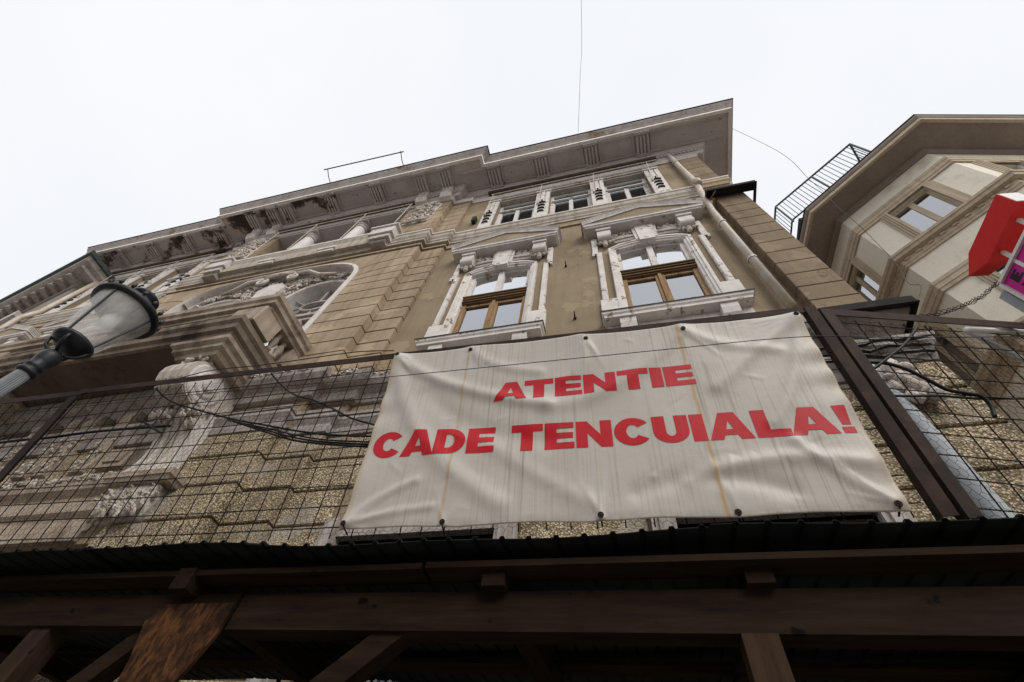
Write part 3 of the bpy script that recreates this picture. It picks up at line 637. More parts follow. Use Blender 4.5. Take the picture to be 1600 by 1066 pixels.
# ---- attic windows between fluted pilasters
def attic(mir):
    B = lambda: MB(mir)
    for a, b in PIL:
        mb = B(); mb.box(a, b, -.05, .02, 14.2, 14.42)
        w = b - a
        for k in range(3): mb.box(a + .0 + k * w * .36, a + k * w * .36 + w * .28, -.06, .02, 14.42, 16.80 + (.10 if k == 1 else 0.05))
        for k in range(2): mb.box(a + w * .28 + k * w * .36, a + w * .36 + k * w * .36, -.02, .02, 14.42, 16.72)
        mb.prism([(a - .0, 16.95), (b, 16.95), (b + .04, 17.06), (a - .04, 17.06)], -.075, .02)
        mb.box(a + w * .28, b - w * .28, -.062, -.02, 14.42, 15.9)
        p = mb.build('attic_pilaster', 'white_trim', pal)
        cx = (a + b) / 2
        for k in range(4):
            zc = 15.62 - k * .275; B().prism([(cx + (.12 - k * .008) * math.cos(t), zc + .13 * math.sin(t)) for t in [math.pi * i / 8 for i in range(9)]] + [(cx + (.085 - k * .006) * math.cos(t), zc + .06 * math.sin(t)) for t in [math.pi * i / 6 for i in range(6, -1, -1)]], -.10, -.055).build('drop_ornament', 'roof_flashing', p)  # near-black colour stands in for shade in the hollow crescents
        B().ball((cx, -.09, 15.86), .03).build('ornament_bead', 'roof_flashing', p, False)
    yg = .20
    for a, b in ATT:
        c = (a + b) / 2
        mb = B(); mb.box(a, a + .09, yg - .04, yg + .05, 14.15, 16.95).box(b - .09, b, yg - .04, yg + .05, 14.15, 16.95).box(c - .06, c + .06, yg - .04, yg + .05, 14.15, 16.2).box(a + .09, b - .09, yg - .03, yg + .05, 16.84, 16.94)
        mb.box(a + .09, c - .06, yg - .02, yg + .05, 14.15, 14.3).box(c + .06, b - .09, yg - .02, yg + .05, 14.15, 14.3)
        mb.box(a + .09, a + .14, yg - .02, yg + .05, 14.3, 16.15).box(b - .14, b - .09, yg - .02, yg + .05, 14.3, 16.15)
        o = mb.build('attic_window', 'white_trim', pal)
        B().box(a + .03, b - .03, yg - .09, yg - .03, 16.2, 16.27).build('transom', 'white_trim', o)
        B().box(a + .09, c - .06, yg + .01, yg + .018, 14.3, 16.2).build('pane', 'attic_glass', o)
        B().box(c + .06, b - .09, yg + .01, yg + .018, 14.3, 16.2).build('pane', 'attic_glass', o)
        B().box(a + .09, b - .09, yg + .01, yg + .018, 16.27, 16.84).build('pane', 'attic_glass', o)
        B().box(a + .05, b - .05, yg + .07, yg + .08, 14.2, 16.9).build('blind', 'attic_sheen_blind', o)  # pale sheet stands in for the reflection in the attic panes
        B().box(a + .002, b - .002, -.01, yg - .045, 16.915, 16.948).build('head_lining', 'grey_moulding', o)
    # lining boards over the windows
    B().box(PIL[0][0], PIL[-1][1], -.035, .0, 17.07, 17.22).box(PIL[0][0], PIL[-1][1], -.05, .0, 17.225, 17.40).build('lintel_board', 'grey_moulding', pal)
    # rolled awning with its arms; dark roll stands in for the shadow gap
    aw = B().tube([(-3.45, -.17, 17.72), (2.20, -.17, 17.72)], .075, 8).build('awning_shadow_roll', 'awning_shadow_cloth', pal, True)
    B().tube([(-3.28, -.20, 17.36), (2.15, -.20, 17.36)], .018).build('awning_bar', 'awning_arm_paint', aw)
    for a, b in PIL:
        c = (a + b) / 2; t = c - .12 if c < -3 else c
        B().tube([(c - .05, -.20, 17.36), (c - .12 if c < 2 else c + .2, -.10, 15.62)], .013, 5).ball((c - .12 if c < 2 else c + .2, -.09, 15.6), .045).build('awning_arm', 'awning_arm_paint', aw)
    B().box(-3.62, -3.50, -.14, .0, 15.05, 15.42).build('lamp_box', 'dark_iron', pal)
attic(False); attic(True)

# ---- loggia of the middle block
mb = MB(); a, b = LOG
mb.box(a - .1, b + .1, 1.25, 1.3, 14.2, 17.6).box(a - .1, b + .1, .5, 1.25, 17.5, 17.56).box(a - .1, b + .1, -.24, 1.25, 14.24, 14.3).box(a - .06, a, .5, 1.25, 14.3, 17.5).box(b, b + .06, .5, 1.25, 14.3, 17.5)
mb.build('loggia_lining', 'loggia_render', pal)
for x in (XC - 1.95, XC, XC + 1.95):
    o = MB().box(x - .5, x + .5, 1.16, 1.248, 14.5, 16.7).build('loggia_window', 'white_trim', pal)
    MB().box(x - .42, x - .04, 1.15, 1.158, 14.6, 16.6).build('pane', 'attic_glass', o); MB().box(x + .04, x + .42, 1.15, 1.158, 14.6, 16.6).build('pane', 'attic_glass', o)
for x in (-10.15, -8.1):
    o = MB().lathe([(.27, 14.30), (.27, 14.42), (.24, 14.45), (.23, 14.55), (.215, 15.0), (.205, 16.0), (.19, 16.78)], x, -.06, 20).build('column', 'column_render', pal, True)
    MB().lathe([(.19, 16.781), (.215, 16.80), (.215, 16.86), (.195, 16.90), (.195, 16.98), (.22, 17.0), (.235, 17.05), (.235, 17.1)], x, -.06, 20).box(x - .27, x + .27, -.33, .2, 17.1, 17.22).build('capital', 'loggia_render', o)
MB().box(LOG[0], LOG[1], -.30, .24, 17.225, 17.5).box(LOG[0] - .02, LOG[1] + .02, -.33, -.25, 17.34, 17.42).build('architrave', 'loggia_render', pal)
# projecting parapet shelf with consoles
PX0, PX1 = ML + 6.05, -6.05
MB().plan([(-.3, 13.78), (.0, 13.78), (.02, 13.9), (.02, 14.2), (.05, 14.28), (.07, 14.36), (-.3, 14.38)], [(PX0, 0), (PX0, -.46), (PX1, -.46), (PX1, 0)]).build('parapet', 'string_render', pal)
MB().plan([(-.3, 14.382), (.08, 14.364), (.09, 14.46), (-.3, 14.50)], [(PX0, 0), (PX0, -.46), (PX1, -.46), (PX1, 0)]).build('parapet_cap', 'white_moulding', pal)
for x in (-7.8, -9.85):
    MB().box(x - .30, x + .30, -.53, -.46, 13.86, 13.98).box(x - .26, x + .26, -.50, -.44, 13.72, 13.855).build('parapet_block', 'white_moulding', pal)
for mir in (False, True):
    B = lambda: MB(mir)
    o = B().box(-6.45, -5.68, -.62, -.24, 14.02, 14.44).box(-6.38, -5.75, -.56, -.24, 13.82, 14.018).box(-6.5, -5.6, -.67, -.24, 14.442, 14.53).build('corner_console', 'white_moulding', pal)
    d = B()
    for k in range(3): d.lathe([(.085, -.60), (.085, -.575), (.05, -.56)], -6.24 + k * .19, 13.72, 12, 'y')
    d.build('disc', 'carved_stone', o)
    B().box(-6.3, -5.83, -.48, -.26, 13.6, 13.82).build('console_foot', 'grey_moulding', o)
    # carved trophy panel on the pier
    o = B().prism([(-5.98, 15.5), (-5.12, 15.5), (-5.02, 17.25), (-5.9, 17.25)], -.30, -.27).build('carved_panel', 'white_moulding', pal)
    rr = random.Random(5); c = B(); lumps(c, 260, -5.95, -5.08, 15.5, 17.35, -.38, -.30, .02, .06, rr)
    for k in range(7): spiral(c, rr.uniform(-5.9, -5.2), -.37, rr.uniform(15.7, 17.2), .13, 1.3, .028, rr.choice((-1, 1)), 14, rr.uniform(0, 6))
    c.tube([(-5.98, -.36, 15.5), (-5.7, -.38, 15.44), (-5.4, -.38, 15.46), (-5.1, -.36, 15.55)], [.03, .05, .05, .035], 7)
    c.build('relief', 'carved_stone', o, True, 'stuff')
# loggia awning bar and arms; dark roll stands in for shade
aw = MB().tube([(LOG[0] - .1, -.42, 17.62), (LOG[1] + .15, -.42, 17.62)], .075, 8).build('awning_shadow_roll', 'awning_shadow_cloth', pal, True)
MB().tube([(LOG[0] - .1, -.46, 17.36), (LOG[1] + .2, -.46, 17.36)], .018).build('awning_bar', 'awning_arm_paint', aw)
for x in (LOG[1] + .15, XC + 1.05, XC - .95, LOG[0] + .05): MB().tube([(x, -.46, 17.36), (x - .18, -.33, 15.3)], .016, 5).build('awning_arm', 'awning_arm_paint', aw)

# ---- great arch
jamb = [(ARX + ARA, 7.5), (ARX + ARA, 9.5)] + superarc(ARX, ARA, ARZ, ARB, 3, 36) + [(ARX - ARA, 9.5), (ARX - ARA, 7.5)]
# travel up the right jamb and over: the opening lies to the left of travel (+a)
o = MB().path([(-.05, -.2), (-.05, -.30), (.06, -.325), (.07, -.30), (.08, -.26), (.085, -.12), (.12, -.08), (.12, .1), (-.05, .1)], jamb).build('arch_moulding', 'white_moulding', pal)
tm = MB(); inner = superarc(ARX, ARA - .3, ARZ - .05, ARB - .25, 3, 36)
AW = ((ARX + 1.68, 1.03), (ARX - 1.68, 1.03)); AZ, AB = 11.15, 1.2
for cx, ha in AW:
    pts = superarc(cx, ha, AZ, AB, 2.2, 20)
    for p, q in zip(pts, pts[1:]): tm.prism([p, q, (q[0], 13.1), (p[0], 13.1)], .041, .12)
tm.box(ARX - .65, ARX + .65, .04, .12, 7.5, 13.1).box(ARX + 2.71, ARX + ARA, .04, .12, 7.5, 13.1).box(ARX - ARA, ARX - 2.71, .04, .12, 7.5, 13.1)
tm.build('tympanum', 'white_moulding', pal)
ZO = 11.42
for cx, ha in AW:
    pts = [(cx + ha, 7.6), (cx + ha, 9.5)] + superarc(cx, ha, AZ, AB, 2.2, 26) + [(cx - ha, 9.5), (cx - ha, 7.6)]
    w = MB().path([(-.13, .05), (-.13, -.02), (-.05, -.06), (.0, -.03), (.015, .05), (.03, .30), (-.13, .30)], pts).build('arched_window', 'white_moulding', pal)
    ov = [(cx + .42 * math.cos(t), ZO + .21 * math.sin(t)) for t in [2 * math.pi * i / 20 for i in range(20)]]
    MB().path([(-.03, .16), (.03, .16), (.03, .23), (-.03, .23)], ov, True).build('oval_ring', 'grey_moulding', w)
    lt = MB()
    for ang in (35, 90, 145, 180, 215, 270, 325, 0):
        t = R(ang); x0, z0 = cx + .44 * math.cos(t), ZO + .22 * math.sin(t); x1, z1 = cx + 1.2 * math.cos(t), ZO + 1.1 * math.sin(t)
        if ang in (215, 270, 325): z1 = 10.98; x1 = x0 + (x0 - cx) * .6
        lt.tube([(x0, .195, z0), (x1, .195, z1)], .028, 6)
    lt.box(cx - ha, cx + ha, .14, .24, 10.86, 10.98).box(cx - ha, cx + ha, .16, .24, 10.66, 10.74).box(cx - .05, cx + .05, .16, .24, 7.6, 10.66)
    lt.build('lattice', 'grey_moulding', w)
    fan = superarc(cx, ha - .02, AZ, AB - .02, 2.2, 20)
    MB().prism(fan + [(cx - ha + .02, 7.6), (cx + ha - .02, 7.6)], .245, .253).build('pane', 'toplight_glass', w)
    MB().box(cx - ha, cx + ha, .60, .62, 7.6, 11.0).build('blind', 'blind_cloth', w)
rr = random.Random(11); c = MB()
def band(x, z):
    u = abs((x - ARX) / (ARA - .2)); top = ARZ + (ARB - .2) * max(0, 1 - u ** 3) ** (1 / 3) if u < 1 else 0
    if z > top: return False
    for cx, ha in AW:
        u = abs(x - cx) / (ha + .15)
        if u < 1 and z < AZ + (AB + .15) * (1 - u ** 2.2) ** (1 / 2.2): return False
    return True
lumps(c, 900, ARX - 2.7, ARX + 2.7, 11.2, 12.95, -.12, .02, .02, .06, rr, band)
for k in range(46):
    for _t in range(40):
        x, z = rr.uniform(ARX - 2.5, ARX + 2.5), rr.uniform(11.2, 12.8)
        if band(x, z): break
    spiral(c, x, -.10, z, rr.uniform(.09, .2), 1.4, .026, rr.choice((-1, 1)), 14, rr.uniform(0, 6))
c.build('carved_relief', 'carved_stone', pal, True, 'stuff')
c = MB()   # cartouche with rolled volutes over the middle pier
c.prism([(ARX - .34, 11.75), (ARX + .34, 11.75), (ARX + .44, 12.35), (ARX + .2, 12.62), (ARX - .2, 12.62), (ARX - .44, 12.35)], -.16, .0)
c.build('cartouche', 'white_moulding', pal)
c = MB()
for s in (-1, 1): spiral(c, ARX + s * .52, -.24, 12.74, .19, 1.8, .05, s, 26, R(90)); c.tube([(ARX + s * .55, -.24, 12.93), (ARX + s * 1.0, -.26, 12.84), (ARX + s * 1.4, -.2, 12.62), (ARX + s * 1.9, -.15, 12.62)], [.06, .07, .06, .03], 7)
c.tube([(ARX - .5, -.25, 12.92), (ARX, -.28, 13.0), (ARX + .5, -.25, 12.92)], .07, 8)
c.build('volute', 'carved_stone', pal, True)

# ---- balcony on scroll brackets
BX0, BX1 = ML + 5.5, -5.5
SX0, SX1 = ML + 5.73, -5.73
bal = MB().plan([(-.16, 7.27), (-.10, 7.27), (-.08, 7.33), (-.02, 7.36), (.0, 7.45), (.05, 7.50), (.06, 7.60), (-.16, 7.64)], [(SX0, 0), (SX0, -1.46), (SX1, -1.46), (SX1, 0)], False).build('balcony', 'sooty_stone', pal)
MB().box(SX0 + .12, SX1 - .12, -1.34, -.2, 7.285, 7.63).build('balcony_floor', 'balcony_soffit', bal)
MB().plan([(-.34, 8.10), (-.05, 8.10), (-.04, 8.16), (.02, 8.18), (.03, 8.26), (.07, 8.30), (.08, 8.40), (-.34, 8.43)], [(BX0 + .06, 0), (BX0 + .06, -1.38), (BX1 - .06, -1.38), (BX1 - .06, 0)]).build('balcony_rail', 'balcony_stone', bal)
for x0, x1 in ((-6.25, -5.62), (-8.75, -8.15), (ML + 8.15, ML + 8.75), (ML + 5.62, ML + 6.25)):
    MB().cbox(x0, x1, -1.40, -.92, 7.64, 8.10, .02).build('parapet_pier', 'balcony_stone', bal)
for mir in (False, True):
    MB(mir).box(-6.0, -5.62, -.48, -.24, 7.64, 8.10).build('parapet_pier', 'balcony_stone', bal)
    for y in (-.78, -.60): MB(mir).lathe([(.05, 7.64), (.055, 7.70), (.035, 7.74), (.075, 7.86), (.06, 7.95), (.035, 8.02), (.055, 8.06), (.055, 8.10)], -5.74, y, 12).build('baluster', 'balcony_stone', bal, True)
def bracket(mir):
    B = lambda: MB(mir); x0, x1 = -6.66, -6.12
    vc = (-.87, 6.63); r = .36
    circ = [(vc[0] + r * math.cos(t), vc[1] + r * math.sin(t)) for t in [R(290 - 20 * i) for i in range(11)]]
    poly = [(-.25, 6.98), (-.25, 5.24), (-.52, 5.24), (-.47, 5.38), (-.455, 5.55), (-.47, 5.72), (-.52, 5.88), (-.60, 6.02), (-.70, 6.14), (-.76, 6.25)] + circ + [(-.87, 6.985)]
    o = B().prism_x(poly, x0, x1).build('scroll_bracket', 'carved_stone', bal)
    for k in range(4):   # raised ribs on the curved front
        a = x0 + .015 + k * .137; q = [(y - .035 if y < -.3 else y, z) for y, z in poly[2:-2]] + [(-.5, 6.5), (-.3, 6.2), (-.3, 5.24)]
        B().prism_x(q, a, a + .09).build('rib', 'carved_stone', o)
    for rr_, w in ((.33, .025), (.22, .05), (.11, .085)):
        B().lathe([(rr_, x1 - .01), (rr_, x1 + w - .015), (rr_ - .03, x1 + w)], vc[0], vc[1], 20, 'x').build('volute_disc', 'white_moulding', o, False)
    B().plan([(-.3, 6.985), (.0, 6.985), (.03, 7.05), (.09, 7.09), (.10, 7.15), (.16, 7.20), (.17, 7.268), (-.3, 7.268)], [(x0 - .12, 0), (x0 - .12, -1.2), (x1 + .14, -1.2), (x1 + .14, 0)]).build('abacus', 'balcony_stone', o)
    rr = random.Random(4); c = B(); leaves(c, 70, x0 - .05, x1 + .05, 6.0, 6.22, -.80, -.62, .13, .026, rr); lumps(c, 40, x0, x1, 6.92, 7.02, -1.2, -1.0, .025, .05, rr)
    leaves(c, 30, x1 - .02, x1 + .05, 5.95, 6.4, -.66, -.45, .15, .026, rr)
    c.build('acanthus', 'carved_stone', o, True, 'stuff')
    B().prism_x([(-.26, 5.24), (-.49, 5.24), (-.44, 5.4), (-.43, 5.55), (-.445, 5.72), (-.49, 5.86), (-.57, 6.0), (-.66, 6.12), (-.6, 6.3), (-.26, 6.5)], x1 - .001, x1 + .05).build('lit_leg_face', 'white_moulding', o)  # white plate puts the side light into the leg's colour
    # pedestal
    B().plan([(-.2, 5.10), (.0, 5.10), (.03, 5.15), (.05, 5.16), (.06, 5.235), (-.2, 5.238)], [(x0 - .12, -.2), (x0 - .12, -.52), (x1 + .36, -.52), (x1 + .36, -.2)]).build('pedestal', 'balcony_stone', o)
    c = B().prism_x([(-.24, 4.62), (-.36, 4.68), (-.44, 4.9), (-.46, 5.1), (-.24, 5.1)], x0, x1 + .22); leaves(c, 90, x0, x1 + .22, 4.58, 4.95, -.42, -.36, .16, .028, rr)
    c.build('pedestal_carving', 'carved_stone', o, True, 'stuff')
bracket(False); bracket(True)
# ---- panelled wall between the brackets and the portal head
q0, q1 = ML + 6.72, -6.72
MB().plan([(-.05, 4.42), (.06, 4.42), (.06, 4.55), (.02, 4.58), (.02, 4.78), (.09, 4.84), (.09, 4.95), (.03, 5.0), (.03, 5.12), (.13, 5.2), (.16, 5.3), (-.05, 5.36)], [(q0, -.25), (q1, -.25)]).build('portal_cornice', 'balcony_stone', pal)
MB().box(q0, q1, -.30, -.249, 5.5, 6.05).build('portal_panel', 'pebble_dash', pal)
MB().box(q0, q1, -.36, -.25, 6.30, 6.36).box(q0, q1, -.33, -.25, 6.362, 6.46).box(q0, q1, -.34, -.25, 5.42, 5.5).build('panel_moulding', 'balcony_stone', pal)
for x in (-8.0, -8.75, ML + 8.0, ML + 8.75):
    o = MB().prism_x([(-.25, 5.55), (-.36, 5.58), (-.33, 5.9), (-.38, 6.4), (-.48, 6.62), (-.44, 6.8), (-.25, 6.85)], x - .14, x + .14).build('wall_scroll', 'balcony_stone', pal)
    c = MB(); lumps(c, 50, x - .13, x + .13, 5.6, 6.7, -.42, -.33, .015, .035, random.Random(int(x * 10))); c.build('leaf_carving', 'carved_stone', o, True, 'stuff')
for x in (-7.4, ML + 7.4): MB().box(x - .25, x + .25, -.37, -.30, 5.6, 5.95).box(x - .16, x + .16, -.40, -.37, 5.68, 5.87).build('raised_panel', 'balcony_stone', pal)
c = MB(); lumps(c, 90, -8.6, -7.0, 5.3, 5.42, -.42, -.36, .015, .035, random.Random(8)); lumps(c, 90, -10.6, -8.8, 5.3, 5.42, -.42, -.36, .015, .035, random.Random(9)); c.build('garland', 'carved_stone', pal, True, 'stuff')
MB().box(ML + 6.45, -6.45, .3, .36, 0, 4.4).build('portal_door', 'dark_window_wood', pal)

# ---- ground storey windows with their iron grilles
for mir in (False, True):
    B = lambda: MB(mir)
    for i, (a, b) in enumerate(GW):
        o = B().box(a - .22, a, -.10, .06, .6, 4.66).box(b, b + .22, -.10, .06, .6, 4.66).box(a, b, -.10, .06, 4.42, 4.66).box(a - .15, a - .05, -.13, -.10, .6, 4.6).box(b + .05, b + .15, -.13, -.10, .6, 4.6).build('ground_window', 'grey_moulding', pal)
        B().box(a, b, .30, .308, .6, 4.42).build('pane', 'window_glass' if i else 'attic_glass', o)
        if i: B().box(a, b, .42, .43, .6, 4.42).build('blind', 'blind_cloth', o)
        g = B(); c = (a + b) / 2
        if i:
            for k in range(9): t = R(20 + 17.5 * k); g.tube([(c + .2 * math.cos(t), .12, 3.65 + .2 * math.sin(t)), (c + .80 * math.cos(t), .12, 3.65 + .72 * math.sin(t))], .016, 5)
            g.tube([(c + .80 * math.cos(R(6 * k)), .12, 3.65 + .74 * math.sin(R(6 * k))) for k in range(31)], .03, 6)
        else:
            for k in range(13): x = a + .07 + k * (b - a - .14) / 12; g.tube([(x, .12, .6), (x, .12, 4.42)], .014, 5)
            for z in (1.2, 2.4, 3.6): g.tube([(a, .12, z), (b, .12, z)], .016, 5)
        g.build('grille', 'dark_iron', o)

# ---- downpipe, gutter trays on the corner pilaster
dp = MB().tube([(2.63, -.12, 18.1), (2.64, -.12, 17.6), (2.66, -.13, 15.9), (2.69, -.15, 14.55), (2.69, -.17, 14.45)], .075, 12).build('downpipe', 'downpipe_zinc', pal, True)
MB().tube([(2.69, -.17, 14.46), (2.66, -.30, 13.95), (2.62, -.32, 13.65)], .08, 12).build('pipe_elbow', 'downpipe_zinc', dp, True)
MB().tube([(2.60, -.26, 13.7), (2.56, -.20, 12.9), (2.54, -.15, 12.0), (2.54, -.15, 7.7)], .072, 12).build('pipe_length', 'downpipe_zinc', dp, True)
for z in (16.7, 11.2, 9.35): MB().tube([(2.54 if z < 13 else 2.65, -.15 if z < 13 else -.13, z), (2.54 if z < 13 else 2.65, -.15 if z < 13 else -.13, z + .05)], .088, 12).build('pipe_clip', 'downpipe_zinc', dp)
MB().tube([(2.58, -.22, 7.0), (2.72, -.22, 5.9), (2.68, -.25, 4.2), (2.66, -.25, .2)], .085, 12).build('lower_pipe', 'grey_pipe', dp, True)
def tray(z, x0, x1, d):
    MB().box(x0, x1, -d, -d + .012, z, z + .17).box(x1 - .012, x1, -d + .012, .5, z, z + .17).box(x0, x0 + .012, -d + .012, 0, z, z + .17).box(x0, x1, -d - .02, -d, z, z + .02).box(x0 + .02, x1 - .02, -d + .02, -.2, z + .13, z + .15).build('gutter_tray', 'roof_flashing', pal)
    MB().tube([(x0 + .2, -d + .02, z + .03), (x0 + .12, -.2, z + .14)], .014, 5).build('tray_stay', 'white_moulding', pal)
tray(12.62, 2.56, 3.62, .42); tray(6.98, 2.62, 3.66, .42)
MB().plan([(-.05, 13.9), (.02, 13.9), (.05, 14.02), (.08, 14.06), (.08, 14.24), (-.05, 14.3)], [(2.78, .1), (2.78, -.1), (XR, -.1), (XR, .5)]).build('pilaster_cap', 'frieze_render', pal)
MB().plan([(-.05, 14.302), (.09, 14.245), (.10, 14.31), (-.05, 14.34)], [(2.78, .1), (2.78, -.1), (XR, -.1), (XR, .5)]).build('pilaster_cap_edge', 'white_moulding', pal)
# small iron hooks and a broken stub left in the wall
for x, z in ((-.55, 8.5), (-.72, 10.75)): MB().tube([(x, .0, z), (x, -.10, z), (x, -.10, z + .08)], .013, 5).ball((x, -.02, z), .03).build('wall_hook', 'rusty_iron', pal)
c = MB(); lumps(c, 26, 2.75, 3.0, 5.45, 5.95, -.34, -.22, .05, .11, random.Random(2)); c.build('broken_carving', 'carved_stone', pal, True, 'stuff')
# cable bundle that runs along the ground storey cornice
for k in range(3):
    MB().tube([(2.3 + .1 * i, -.30 - .03 * k + .02 * math.sin(i * 1.3 + k), 6.2 + .09 * k + .02 * math.sin(i * 2 + k)) for i in range(12)], .022, 6).build('wall_cable', 'cable_black', pal)

# mirrored pale downpipe at the far corner of the palace
MB().tube([(-20.15, -.14, 18.0), (-20.15, -.14, 14.5), (-20.12, -.28, 13.8), (-20.1, -.16, 12.2), (-20.1, -.16, .2)], .09, 10).build('downpipe', 'downpipe_zinc', pal, True)

# ------------------------------------------------------------------ cream corner building
cb = thing('corner_building', 'cream corner house with chamfered corner, brown soffit and tan trims', 'building', (9.5, 4, 0))
WP = [(7.45, 9.8), (8.05, 3.2), (10.15, 1.42), (22.0, 4.09)]
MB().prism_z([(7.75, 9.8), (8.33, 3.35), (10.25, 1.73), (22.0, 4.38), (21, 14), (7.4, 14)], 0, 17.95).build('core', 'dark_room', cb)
class FM(MB):
    """facet builder: x runs along the facet, y into the wall"""
    def __init__(self, a, b):
        super().__init__(); self.a = a; l = math.hypot(b[0] - a[0], b[1] - a[1]); self.u = ((b[0] - a[0]) / l, (b[1] - a[1]) / l); self.l = l
    def build(self, *k, **kw):
        ux, uy = self.u; self.v = [(self.a[0] + ux * x - uy * y, self.a[1] + uy * x + ux * y, z) for x, y, z in self.v]; return super().build(*k, **kw)
FC, FB, FA = (WP[0], WP[1]), (WP[1], WP[2]), (WP[2], WP[3])
LC, LB, LA = [math.hypot(b[0] - a[0], b[1] - a[1]) for a, b in (FC, FB, FA)]
FLO = [(14.66, 16.60), (10.76, 12.70), (6.86, 8.80), (2.9, 4.9)]
def facet(F, ln, wins):
    hs = [(a, b, z0, z1) for a, b in wins for z0, z1 in FLO]
    m = FM(*F); m.holes(.0, ln, 0, 17.95, hs, 0, .27); m.build('wall', 'cream_render', cb)
    for a, b in wins:
        for z0, z1 in FLO[:3]:
            c = (a + b) / 2
            w = FM(*F).box(a, a + .07, .14, .2, z0, z1).box(b - .07, b, .14, .2, z0, z1).box(a + .07, b - .07, .14, .2, z1 - .10, z1).box(a + .07, b - .07, .14, .2, z0, z0 + .08).box(c - .07, c + .07, .13, .2, z0 + .08, z1 - .1).build('window', 'cream_trim', cb)
            for x0, x1 in ((a + .07, c - .07), (c + .07, b - .07)):
                FM(*F).box(x0, x1, .17, .178, z0 + .08, z1 - .1).build('pane', 'window_glass', w)
            FM(*F).box(a, b, .25, .26, z0, z1 - .45).build('blind', 'blind_cloth', w)
            for x0, x1, s in ((a - .24, a, -1), (b, b + .24, 1)):
                t = FM(*F); n = 4
                for k in range(n):
                    xa = x0 + (x1 - x0) * k / n; d = .03 + .02 * (k if s < 0 else n - 1 - k); t.box(xa, xa + (x1 - x0) / n - .006, -d, .03, z0, z1)
                t.box(x0 + .002, x1 - .002, -.02, .028, z0 + .001, z1 - .001); t.build('trim', 'cream_trim', w)
facet(FB, LB, [(.86, 1.90)])
facet(FC, LC, [(LC - 1.95, LC - .92), (LC - 4.2, LC - 3.2)])
facet(FA, LA, [(.66, 1.70), (3.6, 4.65), (6.5, 7.55), (9.4, 10.4)])
for z0, z1 in FLO:
    MB().plan([(-.03, z1), (.05, z1), (.055, z1 + .10), (.075, z1 + .12), (.075, z1 + .26), (.095, z1 + .30), (.10, z1 + .40), (-.03, z1 + .42)], WP).build('lintel_band', 'cream_trim', cb)
    MB().plan([(-.03, z0 - .52), (.04, z0 - .52), (.05, z0 - .44), (.07, z0 - .42), (.07, z0 - .24), (.20, z0 - .22), (.22, z0 - .12), (.25, z0 - .10), (.26, z0 - .02), (-.03, z0)], WP).build('string_course', 'cream_trim', cb)
    if z0 > 6:
        for F, ln in ((FB, LB), (FA, 6.0), (FC, LC)):
            n = int(ln / .30)
            for i in range(n):
                x = (i + .5) * ln / n if F is not FA else .15 + i * .3
                FM(*F).box(x - .07, x + .05, -.10, -.06, z0 - .33, z0 - .245).build('dentil', 'cream_trim', cb)
MB().plan([(-.05, 17.78), (.04, 17.78), (.06, 17.86), (.12, 17.92), (.13, 18.0), (-.05, 18.0)], WP).build('crown_moulding', 'brown_soffit', cb)
MB().plan([(-.3, 18.0), (.88, 18.0), (.88, 18.08), (-.3, 18.08)], WP).build('eave_soffit', 'brown_soffit', cb)
MB().plan([(.86, 17.965), (.955, 17.965), (.965, 18.10), (.86, 18.12)], WP).build('eave_fascia', 'cream_trim', cb)
MB().plan([(.8, 18.12), (.975, 18.12), (1.01, 18.19), (1.02, 18.27), (.8, 18.29)], WP).build('eave_gutter', 'brown_soffit', cb)
MB().plan([(-.3, 18.29), (1.03, 18.292), (1.04, 18.33), (-.3, 18.7)], WP).build('roof', 'roof_flashing', cb)
# caged roof terrace over the chamfer
def lerp(a, b, t): return tuple(p + (q - p) * t for p, q in zip(a, b))
T0, T1, T2, T3 = (6.74, 3.06), (9.02, 1.28), (9.75, 2.5), (6.72, 6.5)
tc_ = MB()
for p, q in ((T0, T1), (T1, T2), (T0, T3)):
    for z, r in ((19.98, .035), (18.42, .03)): tc_.tube([(*p, z), (*q, z)], r, 6)
for p in (T0, T1, T2, T3, lerp(T0, T1, .5)): tc_.tube([(*p, 18.3), (*p, 20.0)], .035, 6)
tc_.build('terrace_rail', 'green_copper', cb)
for p, q, n in ((T0, T1, 22), (T1, T2, 10), (T0, T3, 24)):
    for i in range(1, n): a = lerp(p, q, i / n); MB().tube([(*a, 18.42), (*a, 19.97)], .012, 5).build('terrace_bar', 'green_copper', cb)
MB().box(7.3, 8.6, 3.4, 4.6, 18.3, 19.3).build('roof_hatch', 'roof_flashing', cb)

# ------------------------------------------------------------------ neighbour further up the street
nb = thing('neighbour_building', 'grey plastered house with green copper gutter beyond the palace', 'building', (-26, 4, 0))
NP = [(-36.0, 2.5), (XL - .35, -.28), (XL - .3, 6)]
MB().prism_z([(-36, 2.52), (XL - .37, -.25), (XL - .32, 8), (-36, 10)], 0, 17.0).build('wall', 'grey_render', nb)
MB().plan([(-.1, 16.5), (.05, 16.5), (.1, 16.75), (.55, 16.8), (.55, 16.95), (.7, 17.05), (.75, 17.25), (-.1, 17.3)], NP).build('eave', 'grey_moulding', nb)
MB().plan([(.6, 17.24), (.85, 17.26), (.88, 17.42), (-.1, 17.6)], NP).build('gutter', 'green_copper', nb)
for i in range(26):
    t = i / 26; x, y = lerp(NP[1], NP[0], t + .01); MB().box(x - .1, x + .1, y - .52, y - .02, 16.62, 16.80).build('eave_bracket', 'grey_moulding', nb)
MB().plan([(-.05, 14.0), (.1, 14.0), (.14, 14.2), (-.05, 14.3)], NP).build('string_course', 'white_moulding', nb)

